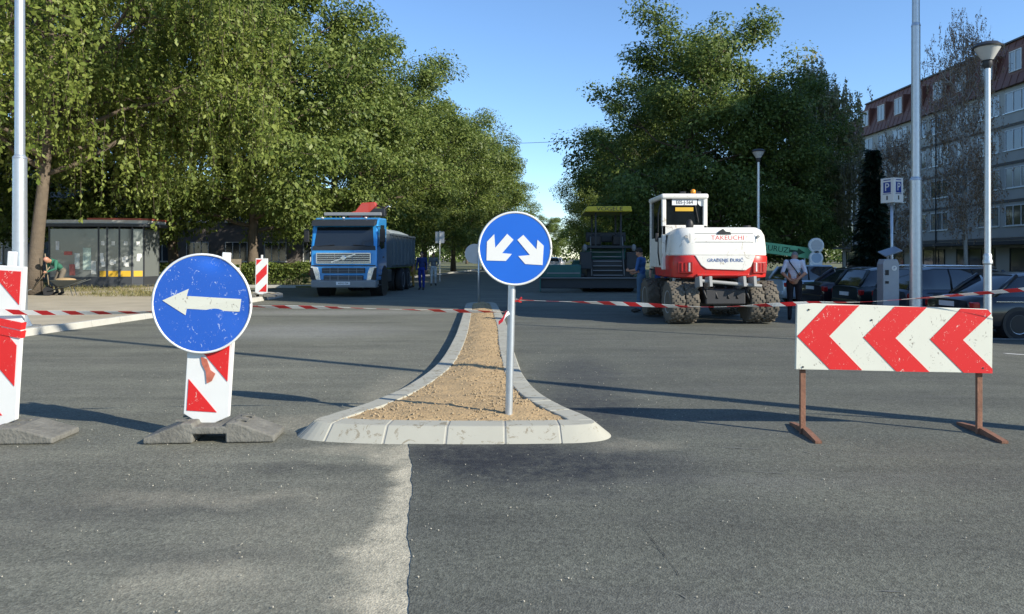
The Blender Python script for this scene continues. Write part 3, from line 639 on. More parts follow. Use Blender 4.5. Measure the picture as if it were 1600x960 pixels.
globe_lamp('park lamp with conical glass head behind the chevron board', 7.72, 12.0, 4.98)
globe_lamp('park lamp with conical head standing behind the excavator', 8.0, 24.0, 5.0)

BLUE = scratched('sign_blue', (0.012, 0.115, 0.52), (0.55, 0.6, 0.68), 0.665, 16)
BLUEW = scratched('sign_blue_worn', (0.020, 0.098, 0.44), (0.5, 0.56, 0.66), 0.60, 24)
SWHITE = scratched('sign_white_worn', (0.60, 0.60, 0.51), (0.16, 0.13, 0.10), 0.60, 20)
SWH2 = mat('sign_white', (0.66, 0.66, 0.63), 0.4, 0, 0.06)
RED = scratched('sign_red', (0.58, 0.022, 0.022), (0.6, 0.5, 0.42), 0.605, 20)
BACKM = mat('sign_back_grey', (0.4, 0.41, 0.42), 0.5, 0.4)
def disc_sign(parent, r, c, bluem, whitem, arrows, tilt=0.0, dent=False):
    """round sign facing -y, arrows are polygons in (x, z)"""
    n = 56; root = bpy.data.objects.new('sign_disc', None)
    def zd(u, v):
        return (0.035 * math.exp(-((u - 0.12) ** 2 / 0.012 + (v - r * 0.88) ** 2 / 0.004)) + 0.012 * math.exp(-((u - r * .8) ** 2 + (v + .1) ** 2) / 0.02)) if dent else 0.0
    me = bpy.data.meshes.new('sign_disc'); vs = []; fs = []; K = 14
    for side, yy in ((0, -0.012), (1, 0.0)):
        for k in range(K + 1):
            for i in range(n): rr = max(0.004, r * k / K); u, v = rr * math.cos(2 * math.pi * i / n), rr * math.sin(2 * math.pi * i / n); vs.append((u, yy + zd(u, v), v))
    m_ = (K + 1) * n
    for s in (0, 1):
        for k in range(K):
            for i in range(n):
                q = [s * m_ + k * n + i, s * m_ + k * n + (i + 1) % n, s * m_ + (k + 1) * n + (i + 1) % n, s * m_ + (k + 1) * n + i]; fs.append(q if s == 0 else q[::-1])
        fs.append([s * m_ + i for i in range(n)][::(-1 if s == 0 else 1)])
    fs += [(K * n + i, K * n + (i + 1) % n, m_ + K * n + (i + 1) % n, m_ + K * n + i) for i in range(n)]
    me.from_pydata(vs, [], fs); bm = bmesh.new(); bm.from_mesh(me); bmesh.ops.recalc_face_normals(bm, faces=bm.faces); bm.to_mesh(me); bm.free()
    d = link('sign_disc', me, bluem, parent, 'auto'); d.location = c; d.rotation_euler = (0, tilt, 0)
    MB().tube([(r * 1.0 * math.cos(a * math.pi / 32), -0.008 + zd(r * math.cos(a * math.pi / 32), r * math.sin(a * math.pi / 32)), r * math.sin(a * math.pi / 32)) for a in range(65)], 0.011, 6).build('rim', SWH2, d, True)
    for a in arrows:
        a = [(u, v) for u, v in a]; mb = MB(); mb.prism(a, lambda u, v: (u, -0.016 + zd(u, v), v), lambda u, v: (u, -0.010 + zd(u, v), v)); mb.build('arrow', whitem, d)
    return d
# centre sign on the island: two diverging arrows
b = G(795, 642, 0.15); t = thing('keep_either_side_sign', 'round blue sign with two diverging white arrows on the island', 'road sign', (b.x, b.y, 0.13), 0)
t.rotation_euler = (0, R(1.4), 0); sc = b.y / F
MB().cyl((0, 0, -0.05), (0, 0, 1.45), 0.033, 0.033, 16).build('post', GALV, t, 'auto')
MB().lathe([(0.036, 1.44), (0.036, 1.46), (0.01, 1.47)], 16).build('post_cap', BLACK, t)
def pxl(pts, cx, cy, s): return [((x - cx) * s, (cy - y) * s) for x, y in pts]
left = pxl([(762, 407), (762, 378), (773, 366), (775, 387), (793, 365), (803, 374), (786, 395), (801, 396), (792, 407)], 805.5, 387.5, sc)
right = pxl([(809, 374), (818, 366), (839, 388), (840, 373), (850, 382), (849, 412), (822, 411), (811, 399), (829, 397)], 805.5, 387.5, sc)
disc_sign(t, 56 * sc, (0.018, -0.045, 1.445), BLUE, SWH2, [left, right])
for zz in (1.33, 1.56): MB().box((0.01, -0.014, zz - .0), (0.12, 0.05, 0.03)).build('clamp', GALV, t)
# beacons on rubber feet
FOOT = mat('recycled_rubber_foot', (0.15, 0.145, 0.125), 0.95, 0, 0.45, 9, 0.6, 30)
def foot(parent, L=1.08, D=0.36, h=0.17, rz=0.0):
    e = 0.30
    mb = MB().xz([(-L / 2, 0), (-.13, 0), (-.13, .07), (.13, .07), (.13, 0), (L / 2, 0), (L / 2, .045), (L / 2 - e, h), (.13, h), (.12, h - .03), (-.12, h - .03), (-.13, h), (-L / 2 + e, h), (-L / 2, .045)], -D / 2, D / 2)
    o = mb.build('foot', FOOT, parent, False, 0.012); o.rotation_euler = (0, 0, rz)
    for sx in (-1, 1):
        for yv in (-0.08, 0.08): MB().box((sx * 0.24, yv, h + 0.004), (0.1, 0.03, 0.012)).build('foot_lug', FOOT, o)
    return o
def beacon_board(parent, wd, h, z0, tilt, flip=1, stripes=None):
    """white plate pointed at the bottom with red diagonals"""
    b_ = bpy.data.objects.new('board', None)
    mb = MB().xz([(-wd / 2, 0.07), (-wd / 2 + wd * .36, 0), (wd / 2 - wd * .36, 0), (wd / 2, 0.07), (wd / 2, h), (-wd / 2, h)], -0.02, 0.02)
    bo = mb.build('board', SWH2, parent, False, 0.006); bo.location = (0, 0, z0); bo.rotation_euler = (0, tilt, 0)
    m_ = wd / 2 - 0.028; lo, hi = 0.1, h - 0.04
    def clip(poly, f, keep):
        out = []
        for a, c in zip(poly, poly[1:] + poly[:1]):
            fa, fc = f(a), f(c)
            if fa >= 0: out.append(a)
            if (fa >= 0) != (fc >= 0): t_ = fa / (fa - fc); out.append((a[0] + (c[0] - a[0]) * t_, a[1] + (c[1] - a[1]) * t_))
        return out
    slope = -1.05; per = 0.67; k = -3
    for k in range(-3, 5):
        c0 = -0.143 + k * per; c1 = c0 + per * 0.5
        poly = [(-m_, lo), (m_, lo), (m_, hi), (-m_, hi)]
        poly = clip(poly, lambda p: p[1] - (c0 + slope * p[0] * flip), 1); 
        if len(poly) > 2: poly = clip(poly, lambda p: (c1 + slope * p[0] * flip) - p[1], 1)
        if len(poly) > 2: MB().xz(poly, -0.025, -0.019).build('stripe', RED, bo)
    MB().box((0.08 if flip > 0 else 0, 0.0, h + 0.05), (0.07, 0.03, 0.14)).build('top_lug', SWH2, bo, False, 0.008)
    return bo
b = G(330, 690, 0.0); t = thing('arrow_beacon', 'leaning striped beacon carrying a scratched blue disc with a left arrow', 'traffic beacon', (b.x, b.y + 0.1, 0.006), 0)
foot(t, 1.03, 0.36, 0.16, R(4)); sb = (b.y + 0.02) / F
bo = beacon_board(t, 0.375, 1.30, 0.12, R(3.6)); bo.location.x = -0.08
arr = pxl([(251, 471), (292, 453), (289, 464), (374, 469), (371, 489), (289, 484), (287, 494)], 312, 476, sb)
ds = disc_sign(t, 77 * sb, (-0.095, -0.05, 1.5 - (476 - HOR) * sb), BLUEW, SWHITE, [arr], 0, True)
MB().xz([(-0.02, -0.44), (0.03, -0.46), (0.06, -0.55), (0.1, -0.58), (0.07, -0.64), (0.03, -0.66), (0.02, -0.56), (-0.01, -0.5)], 0.02, 0.024).build('torn_sticker', mat('torn_sticker', (0.45, 0.13, 0.08), 0.6, 0, 0.6, 20), ds)
b = G(-28, 690, 0.0); t = thing('striped_beacon', 'red and white striped beacon wrapped with tape on a rubber foot', 'traffic beacon', (b.x, b.y + 0.08, 0.004), 0)
foot(t, 1.25, 0.4, 0.13, R(2)); bo = beacon_board(t, 0.40, 1.33, 0.1, R(3.4), 1); bo.location.x = 0.03
wr = MB()
for k, zz in enumerate((0.87, 0.80)): wr.box((0, 0, zz), (0.415, 0.062, 0.06), 0, Euler((0, R(8), 0)).to_matrix())
TAPE = bpy.data.materials.new('warning_tape'); TAPE.use_nodes = True
def stripe_mat(m, period):
    n = m.node_tree.nodes; l = m.node_tree.links; b_ = n['Principled BSDF']; b_.inputs['Roughness'].default_value = 0.35
    uv = n.new('ShaderNodeUVMap'); sp = n.new('ShaderNodeSeparateXYZ'); l.new(uv.outputs[0], sp.inputs[0])
    ad = n.new('ShaderNodeMath'); ad.operation = 'MULTIPLY_ADD'; ad.inputs[1].default_value = 0.06; l.new(sp.outputs['Y'], ad.inputs[0]); l.new(sp.outputs['X'], ad.inputs[2])
    dv = n.new('ShaderNodeMath'); dv.operation = 'DIVIDE'; dv.inputs[1].default_value = period; l.new(ad.outputs[0], dv.inputs[0])
    fr = n.new('ShaderNodeMath'); fr.operation = 'FRACT'; l.new(dv.outputs[0], fr.inputs[0])
    gt = n.new('ShaderNodeMath'); gt.operation = 'GREATER_THAN'; gt.inputs[1].default_value = 0.5; l.new(fr.outputs[0], gt.inputs[0])
    mx = n.new('ShaderNodeMixRGB'); mx.inputs[1].default_value = (0.78, 0.77, 0.74, 1); mx.inputs[2].default_value = (0.55, 0.02, 0.025, 1); l.new(gt.outputs[0], mx.inputs[0]); l.new(mx.outputs[0], b_.inputs['Base Color'])
stripe_mat(TAPE, 0.22)
wr.build('wrapped_tape', RED, bo)
def tape(label, pts, wd, twist, sub=24):
    pts = [Vector(p) for p in pts]; q = []
    for i in range(len(pts) - 1):
        p0, p1, p2, p3 = pts[max(i - 1, 0)], pts[i], pts[i + 1], pts[min(i + 2, len(pts) - 1)]
        for k in range(sub):
            t_ = k / sub; q.append(0.5 * ((2 * p1) + (p2 - p0) * t_ + (2 * p0 - 5 * p1 + 4 * p2 - p3) * t_ * t_ + (3 * p1 - p0 - 3 * p2 + p3) * t_ ** 3))
    q.append(pts[-1]); L = 0.0; vs = []; us = []
    for i, p in enumerate(q):
        if i: L += (p - q[i - 1]).length
        d = (q[min(i + 1, len(q) - 1)] - q[max(i - 1, 0)]).normalized(); up = Vector((0, 0, 1)); sd = d.cross(up).normalized(); a = twist(i / (len(q) - 1))
        ax = (up * math.cos(a) + sd * math.sin(a)) * wd / 2; nn = d.cross(ax).normalized() * 0.0006
        for s in (-1, 1):
            for e in (-1, 1): vs.append(p + ax * s + nn * e)
            us += [(L, (s + 1) / 2)] * 2
    fs = []
    for i in range(len(q) - 1):
        a = 4 * i; c = a + 4; fs += [(a, c, c + 2, a + 2), (a + 1, a + 3, c + 3, c + 1), (a, a + 1, c + 1, c), (a + 2, c + 2, c + 3, a + 3)]
    fs += [(0, 2, 3, 1), (len(vs) - 4, len(vs) - 3, len(vs) - 1, len(vs) - 2)]
    me = bpy.data.meshes.new('barrier_tape'); me.from_pydata(vs, [], fs); uvl = me.uv_layers.new(name='UVMap')
    for lp in me.loops: uvl.data[lp.index].uv = us[lp.vertex_index]
    return tag(link('barrier_tape', me, TAPE), label, 'barrier tape', 'red and white barrier tapes')
def at(px, py, Y): return Vector(((px - 800) * Y / F, Y, CAMH - (py - HOR) * Y / F))
tape('red and white tape between the striped beacon and the arrow beacon', [at(-2, 487, 6.02), at(60, 489, 6.05), at(150, 489, 6.1), at(240, 488, 6.15), at(310, 485, 6.2)], 0.045, lambda t_: 0.25 + 1.2 * t_)
tape('red and white tape between the arrow beacon and the island sign post', [at(330, 479, 6.22), at(420, 479.5, 6.3), at(560, 482, 6.4), at(700, 486, 6.48), at(796, 488, 6.5)], 0.04, lambda t_: 1.15 + 0.35 * math.sin(t_ * 14))
tape('short knotted tape tail hanging from the island sign post', [at(800, 486, 6.48), at(791, 492, 6.46), at(785, 500, 6.45), at(779, 505, 6.45)], 0.035, lambda t_: 0.4)
tape('red and white tape running from island sign post over the chevron board', [at(806, 469, 6.5), at(950, 474, 6.4), at(1100, 480, 6.33), at(1243, 475, 6.27), at(1400, 469, 6.2), Vector((5.0, 5.8, 1.32)), Vector((6.31, 5.35, 1.4))], 0.04, lambda t_: 1.0 + 0.5 * math.sin(t_ * 22))
# knot and wrap on the post
tp = MB(); 
for px, py in ((800, 488), (799.5, 491)):
    p = at(px, py, 6.55); tp.lathe([(0.0365, -0.014), (0.038, 0), (0.0365, 0.014)], 14, None, (p.x - 0.02, 6.555, p.z))
p = at(806, 470, 6.52); tp.tube([(p.x - .03, 6.5, p.z - .01), (p.x + .02, 6.48, p.z), (p.x + .05, 6.47, p.z + .03)], 0.008, 5).tube([(p.x, 6.49, p.z), (p.x + .05, 6.48, p.z - .012)], 0.006, 5)
tag(tp.build('tape_knot', RED), 'red tape knotted round the island sign post', 'tape knot')
# chevron board
b0 = G(1256, 676, 0.006); b1 = G(1533, 682, 0.006); Yb = (b0.y + b1.y) / 2; t = thing('chevron_board', 'red and white chevron barricade board on two rusty legs', 'barricade', (0, Yb, 0.006), 0)
sb = Yb / F; fx = lambda px: (px - 800) * sb; fz = lambda py: CAMH - 0.006 - (py - HOR) * sb
PO = lambda pts: [(fx(x), fz(y_)) for x, y_ in pts]
bd = MB().xz(PO([(1244, 476), (1270, 474), (1540, 483), (1549, 496), (1548, 583), (1242, 577)]), -0.02, 0.012).build('board', SWHITE, t, False, 0.004)
for ch in ([(1290, 477), (1341, 477), (1294, 525), (1345, 578), (1295, 577), (1244, 525)], [(1396, 479), (1446, 480), (1397, 528), (1450, 581), (1398, 580), (1347, 527)], [(1499, 482), (1541, 484), (1546, 490), (1502, 531), (1548, 576), (1548, 583), (1503, 582), (1451, 530)]):
    MB().xz(PO(ch), -0.024, -0.019).build('chevron', RED, bd)
RUST = mat('rusty_steel', (0.22, 0.11, 0.07), 0.85, 0.2, 0.45, 12, 0.3, 40)
for px, top, bot in ((1256, 560, 672), (1533, 565, 676)):
    MB().box((fx(px), 0.03, (fz(top) + fz(690)) / 2 + 0.015), (0.045, 0.03, fz(top) - fz(690) - 0.03 + 0.3)).build('leg', RUST, t, False, 0.003)
    fo = MB().xz([(-0.36, 0), (0.33, 0), (0.33, 0.02), (0.03, 0.05), (-0.03, 0.05), (-0.36, 0.02)], -0.025, 0.025).build('foot', RUST, t)
    fo.location = (fx(px) + 0.02, 0.02, 0.0); fo.rotation_euler = (0, 0, R(-94))
for px, py in ((1253, 573), (1262, 484), (1533, 575), (1360, 500)):
    MB().cyl((fx(px), -0.026, fz(py)), (fx(px), -0.02, fz(py)), 0.008, n=8).build('bolt', DARKMETAL, bd)
# sign seen from behind at the far end of the island
t = thing('island_end_sign', 'round sign seen from its grey back at the far island end', 'road sign', (-1.0, 22.2, 0.14))
MB().cyl((0, 0, 0), (0, 0, 1.75), 0.03, n=10).build('post', GALV, t, True)
MB().cyl((0, 0.04, 1.46), (0, 0.055, 1.46), 0.3, n=28).build('sign_disc', BACKM, t); t.location.x = -1.0
for ch in t.children:
    if ch.name.startswith('sign_disc'): ch.location.x = -0.12
# small post sign beyond the truck
t = thing('roadside_sign', 'small rectangular sign seen from behind on a thin post beyond the truck', 'road sign', (-4.4, 45.0, 0.0))
MB().cyl((0, 0, 0), (0, 0, 3.1), 0.035, n=8).build('post', GALV, t); MB().box((0, 0.05, 2.7), (0.55, 0.02, 0.7)).build('sign_plate', BACKM, t, False, 0.01)
# small beacon and wooden notice at the pavement end
b = G(426, 462, 0.125); t = thing('small_striped_beacon', 'small red and white striped beacon at the end of the pavement', 'traffic beacon', (b.x - 0.1, b.y - 0.9, 0.125))
foot(t, 1.0, 0.36, 0.12); bo = beacon_board(t, 0.42, 1.25, 0.08, R(1), -1)
t = thing('notice_frame', 'thin wooden notice frame on two stakes beside the hedge', 'notice frame', (-10.4, 27.6, 0.125)); WOOD = mat('weathered_wood', (0.25, 0.2, 0.13), 0.85, 0, 0.3, 8)
for sx in (-.25, .25): MB().box((sx, 0, 0.65), (0.035, 0.03, 1.3)).build('stake', WOOD, t)
MB().box((0, -0.03, 1.2), (0.6, 0.025, 0.2)).build('notice_plank', WOOD, t)
# parking sign, meter
t = thing('parking_sign', 'white box shaped parking sign with blue P panels on a post', 'parking sign', (9.25, 18.0, gz(9.25)), R(-27)); z0 = -gz(9.25)
MB().cyl((0, 0, 0), (0, 0, 3.2 + z0), 0.035, n=10).build('post', GALV, t, True)
hexa = [(-0.245, 0.05), (0.04, -0.2), (0.245, 0.05), (0.0, 0.22)]; zb, zt = 2.82 + z0, 3.42 + z0
pn = MB().xy(hexa, zb, zt).build('sign_box', SWH2, t, False, 0.006)
def on_face(a, c, fu, fv, wd, ht, m, name, off=0.004):
    a = Vector((*a, 0)); c = Vector((*c, 0)); d = (c - a).normalized(); nn = Vector((d.y, -d.x, 0)); L = (c - a).length; ctr = a + d * L * fu + Vector((0, 0, zb + (zt - zb) * fv))
    return MB().box(ctr + nn * off, (wd, 0.006, ht), math.atan2(d.y, d.x)).build(name, m, pn), ctr + nn * (off + 0.004), math.atan2(d.y, d.x)
PBLUE = mat('parking_blue', (0.01, 0.04, 0.22), 0.4)
for a, c, s_ in ((hexa[0], hexa[1], 1.0), (hexa[1], hexa[2], 0.85)):
    _, ctr, az = on_face(a, c, 0.5, 0.62, 0.21 * s_, 0.26, PBLUE, 'blue_panel'); text('letter_p', 'P', 0.27, SWH2, pn, ctr, (R(90), 0, az), s_)
    on_face(a, c, 0.5, 0.36, 0.24 * s_, 0.012, PBLUE, 'rule'); on_face(a, c, 0.5, 0.2, 0.035, 0.1, BLACK, 'down_arrow'); on_face(a, c, 0.5, 0.92, 0.2 * s_, 0.02, PBLUE, 'small_print')
t = thing('parking_meter', 'grey parking ticket machine with a tilted solar panel', 'parking meter', (8.85, 17.0 + 0.4, gz(8.85))); z0 = -gz(8.85); MG = mat('meter_grey', (0.30, 0.32, 0.35), 0.5, 0.3)
mb = MB().xz([(-0.19, 0), (0.19, 0), (0.19, 1.55), (0.15, 1.66), (-0.15, 1.66), (-0.19, 1.55)], -0.15, 0.15); mb.build('housing', MG, t, False, 0.015)
MB().box((-0.1, -0.156, 1.35), (0.08, 0.01, 0.12)).build('screen', BLACK, t); MB().box((-0.1, -0.156, 1.12), (0.08, 0.01, 0.06)).build('coin_slot', BLACK, t)
MB().cyl((0.07, -0.15, 1.45), (0.07, -0.158, 1.45), 0.06, n=20).build('round_badge', SWH2, t); text('badge_letter', 'P', 0.08, PBLUE, t, (0.07, -0.16, 1.45), (R(90), 0, 0))
MB().cyl((0, 0, 1.64), (0, 0, 1.8), 0.03, n=8).build('panel_stem', MG, t); MB().box((0.05, 0, 1.84), (0.42, 0.32, 0.025), 0, Euler((R(20), R(-18), 0)).to_matrix()).build('solar_panel', mat('solar_panel', (0.2, 0.23, 0.27), 0.25), t)
# corn stall banner and totem
t = thing('corn_banner', 'green slanted stall banner reading KUKURUZI with an arrow', 'banner', (11.1, 29.0, gz(11))); GRN = mat('banner_green', (0.16, 0.43, 0.22), 0.6); z0 = -gz(11)
for sx in (-2.2, 0.4): MB().cyl((sx, 0.03, 0), (sx, 0.03, 1.95 - 0.13 * sx), 0.03, n=8).build('pole', GALV, t)
pb = MB().box((0, 0, 0), (3.5, 0.03, 0.42)).build('panel', GRN, t); pb.location = (-1.05, -0.02, 1.88 + z0 - 0.02); pb.rotation_euler = (0, R(7.5), 0)
text('lettering', 'KUKURUZI', 0.31, mat('banner_dark', (0.01, 0.05, 0.02), 0.6), pb, (0.1, -0.02, 0), (R(90), 0, 0), 1.0)
MB().xz([(0.85, -0.05), (1.15, -0.05), (1.15, -0.14), (1.45, 0), (1.15, 0.14), (1.15, 0.05), (0.85, 0.05)], -0.022, -0.016).build('arrow', mat('banner_dark', (0.01, 0.05, 0.02)), pb)
t = thing('white_totem', 'white totem with two round badges beside the corn banner', 'totem', (11.75, 28.6, gz(11.75)))
MB().xz([(-0.24, 0), (0.24, 0), (0.24, 1.6), (0.18, 1.75), (-0.18, 1.75), (-0.24, 1.6)], -0.06, 0.06).build('column', SWH2, t, False, 0.01)
for zz, rr, m_ in ((2.2, 0.29, BACKM), (1.72, 0.26, mat('totem_blue_grey', (0.3, 0.38, 0.45), 0.5))):
    d = MB().cyl((0, 0.03, zz), (0, -0.08, zz), rr, n=28).build('badge', SWH2, t); MB().cyl((0, -0.08, zz), (0, -0.09, zz), rr * 0.76, n=10).build('badge_face', m_, d)
# overhead cable across the street
cab = thing('overhead_cable', 'thin overhead cable crossing the street between the tree rows', 'cable'); cp = [Vector((-12, 58, 11.2)).lerp(Vector((14, 58, 11.9)), k / 16) - Vector((0, 0, 1.1 * 4 * (k / 16) * (1 - k / 16))) for k in range(17)]
MB().tube(cp, 0.018, 5).build('wire', BLACK, cab)
for x, z in ((-12, 11.4), (14, 12.1)):
    tag(MB().cyl((x, 58.05, -0.1), (x, 58.05, z), 0.14, 0.1, 10).build('utility_pole', WOOD), 'wooden utility pole hidden among the %s tree row' % ('left' if x < 0 else 'right'), 'utility pole')
# glass kiosk
t = thing('glass_kiosk', 'dark framed glass kiosk with yellow stripes and posters', 'kiosk', (-18.75, 33.4, 0.125)); t.scale = (.74, .6, 1.0); KF = mat('kiosk_frame', (0.055, 0.06, 0.068), 0.5, 0.3); YEL = mat('kiosk_yellow', (0.6, 0.36, 0.03), 0.5)
KG = glass_mat('kiosk_glass', (0.15, 0.165, 0.16), 0.08); H = 2.75
pts = [(-3.1, 0.9), (-2.9, 0.0), (0.1, 0.0), (0.6, 0.05), (1.3, 0.15), (2.0, 0.35), (2.55, 0.75), (2.6, 3.0), (-3.1, 3.0)]
MB().xy(pts, 0.0, 0.12).build('plinth', KF, t)
for (a, c) in zip(pts, pts[1:]):
    a = Vector((*a, 0)); c = Vector((*c, 0)); d = c - a; L = d.length; az = math.atan2(d.y, d.x); mid = (a + c) / 2; nn = Vector((d.y, -d.x, 0)).normalized()
    MB().box(a + Vector((0, 0, H / 2)), (0.09, 0.09, H), az).build('mullion', KF, t)
    pa = MB().box(mid + Vector((0, 0, H / 2)), (L - 0.08, 0.03, H - 0.2), az).build('panel', KG, t)
    MB().box(mid + nn * 0.02 + Vector((0, 0, 0.3)), (L - 0.09, 0.03, 0.36), az).build('kick_plate', KF, pa)
    if L < 1.5: MB().box(mid + nn * 0.03 + Vector((0, 0, 0.62)), (L - 0.16, 0.02, 0.26), az).build('yellow_stripe', YEL, pa)
    if L < 1.2:
        for k in range(4): MB().box(mid + d.normalized() * random.uniform(-.14, .14) * L + nn * (0.024 + 0.004 * k) + Vector((0, 0, random.uniform(1.0, 1.5))), (random.uniform(.14, .26), 0.006, random.uniform(.15, .25)), az).build('poster', SWH2, pa)
        MB().box(mid + nn * 0.024 + Vector((0, 0, 2.0)), (0.2, 0.006, 0.18), az).build('poster', SWH2, pa)
for k, (x, z, wd, ht, c) in enumerate([(-2.4, 1.9, .22, .4, (.6, .6, .6)), (-1.75, 1.55, .5, .16, (.5, .12, .1)), (-1.2, 1.2, .3, .7, (.55, .58, .55)), (-0.6, 1.3, .5, 1.0, (.45, .55, .48)), (-0.2, 0.9, .3, .6, (.6, .6, .55)), (-1.5, .8, .35, .5, (.5, .15, .12))]):
    MB().box((x, -0.03, z), (wd, 0.01, ht)).build('poster', mat('poster_%d' % k, c, 0.6, 0, 0.5, 9), t)
rf = MB().xy([(-3.4, -0.5), (0.4, -0.5), (1.8, -0.25), (3.0, 0.4), (3.1, 3.3), (-3.4, 3.3)], H, H + 0.14).build('roof', KF, t)
MB().xy([(-3.3, -0.42), (0.4, -0.42), (1.8, -0.18), (2.9, 0.44), (3.0, 3.2), (-3.3, 3.2)], H + 0.14, H + 0.3).build('roof_fascia', mat('roof_white', (0.5, 0.5, 0.48)), rf)
MB().xy([(-0.4, -0.46), (0.4, -0.46), (1.8, -0.22), (2.96, 0.42), (3.05, 3.25), (-.4, 3.25)], H + 0.3, H + 0.38).build('red_trim', mat('roof_red', (0.35, 0.08, 0.05)), rf)
# ------------------------------------------------------------------ vehicles
MX = Matrix.Rotation(R(90), 3, 'Y')          # local Z -> X axis (wheels turn about x)
TYRES = {}
def wheel(parent, loc, r, wd, axis='x', rimm=CHROME, name='wheel', lugs=0, rimr=0.64, out=1):
    """wheel about the x (or y) axis; out = side the rim faces"""
    key = (round(r, 3), wd, axis, lugs, rimr, out)
    M = Matrix.Rotation(R(90), 3, 'Y') if axis == 'x' else Matrix.Rotation(R(-90), 3, 'X')
    if key not in TYRES:
        mb = MB().lathe([(r * rimr, -wd * .42), (r * .86, -wd * .5), (r * .96, -wd * .46), (r, -wd * .34), (r, wd * .34), (r * .96, wd * .46), (r * .86, wd * .5), (r * rimr, wd * .42)], 32, M)
        for k in range(lugs):
            for s in (-1, 1):
                a = 2 * math.pi * (k + (0.5 if s > 0 else 0)) / lugs
                for q in range(3):
                    lx = s * wd * (0.07 + 0.16 * q); aa = a + 0.11 * q
                    rot = M @ Matrix.Rotation(aa, 3, 'Z') ; c = M @ Vector((r * 1.0 * math.cos(aa), r * 1.0 * math.sin(aa), lx))
                    mb.box(c, (0.034, 0.06, wd * 0.17), 0, rot)
        ri = MB().lathe([(0.02, out * wd * .28), (r * rimr * .3, out * wd * .30), (r * rimr * .34, out * wd * .36), (r * rimr * .4, out * wd * .3), (r * rimr * .84, out * wd * .16), (r * rimr * .93, out * wd * .42), (r * rimr * 1.03, out * wd * .45), (r * rimr * 1.02, -out * wd * .4)], 24, M)
        for k in range(5):
            a = 2 * math.pi * k / 5; rot = M @ Matrix.Rotation(a, 3, 'Z'); ri.box(rot @ Vector((r * rimr * .6, 0, out * wd * .33)), (r * rimr * .75, r * .13, wd * .12), 0, rot)
        TYRES[key] = (mb.mesh('tyre'), ri.mesh('rim'))
    w_ = bpy.data.objects.new(name, None); C.objects.link(w_); w_.parent = parent; w_.location = loc; w_.empty_display_size = 0.1
    a, b_ = TYRES[key]; link('tyre', a, RUBBER if not lugs else MATS['dusty_tyre'], w_, 'auto'); link('rim', b_, rimm, w_, 'auto'); return w_
mat('dusty_tyre', (0.115, 0.10, 0.078), 0.95, 0, 0.5, 6)

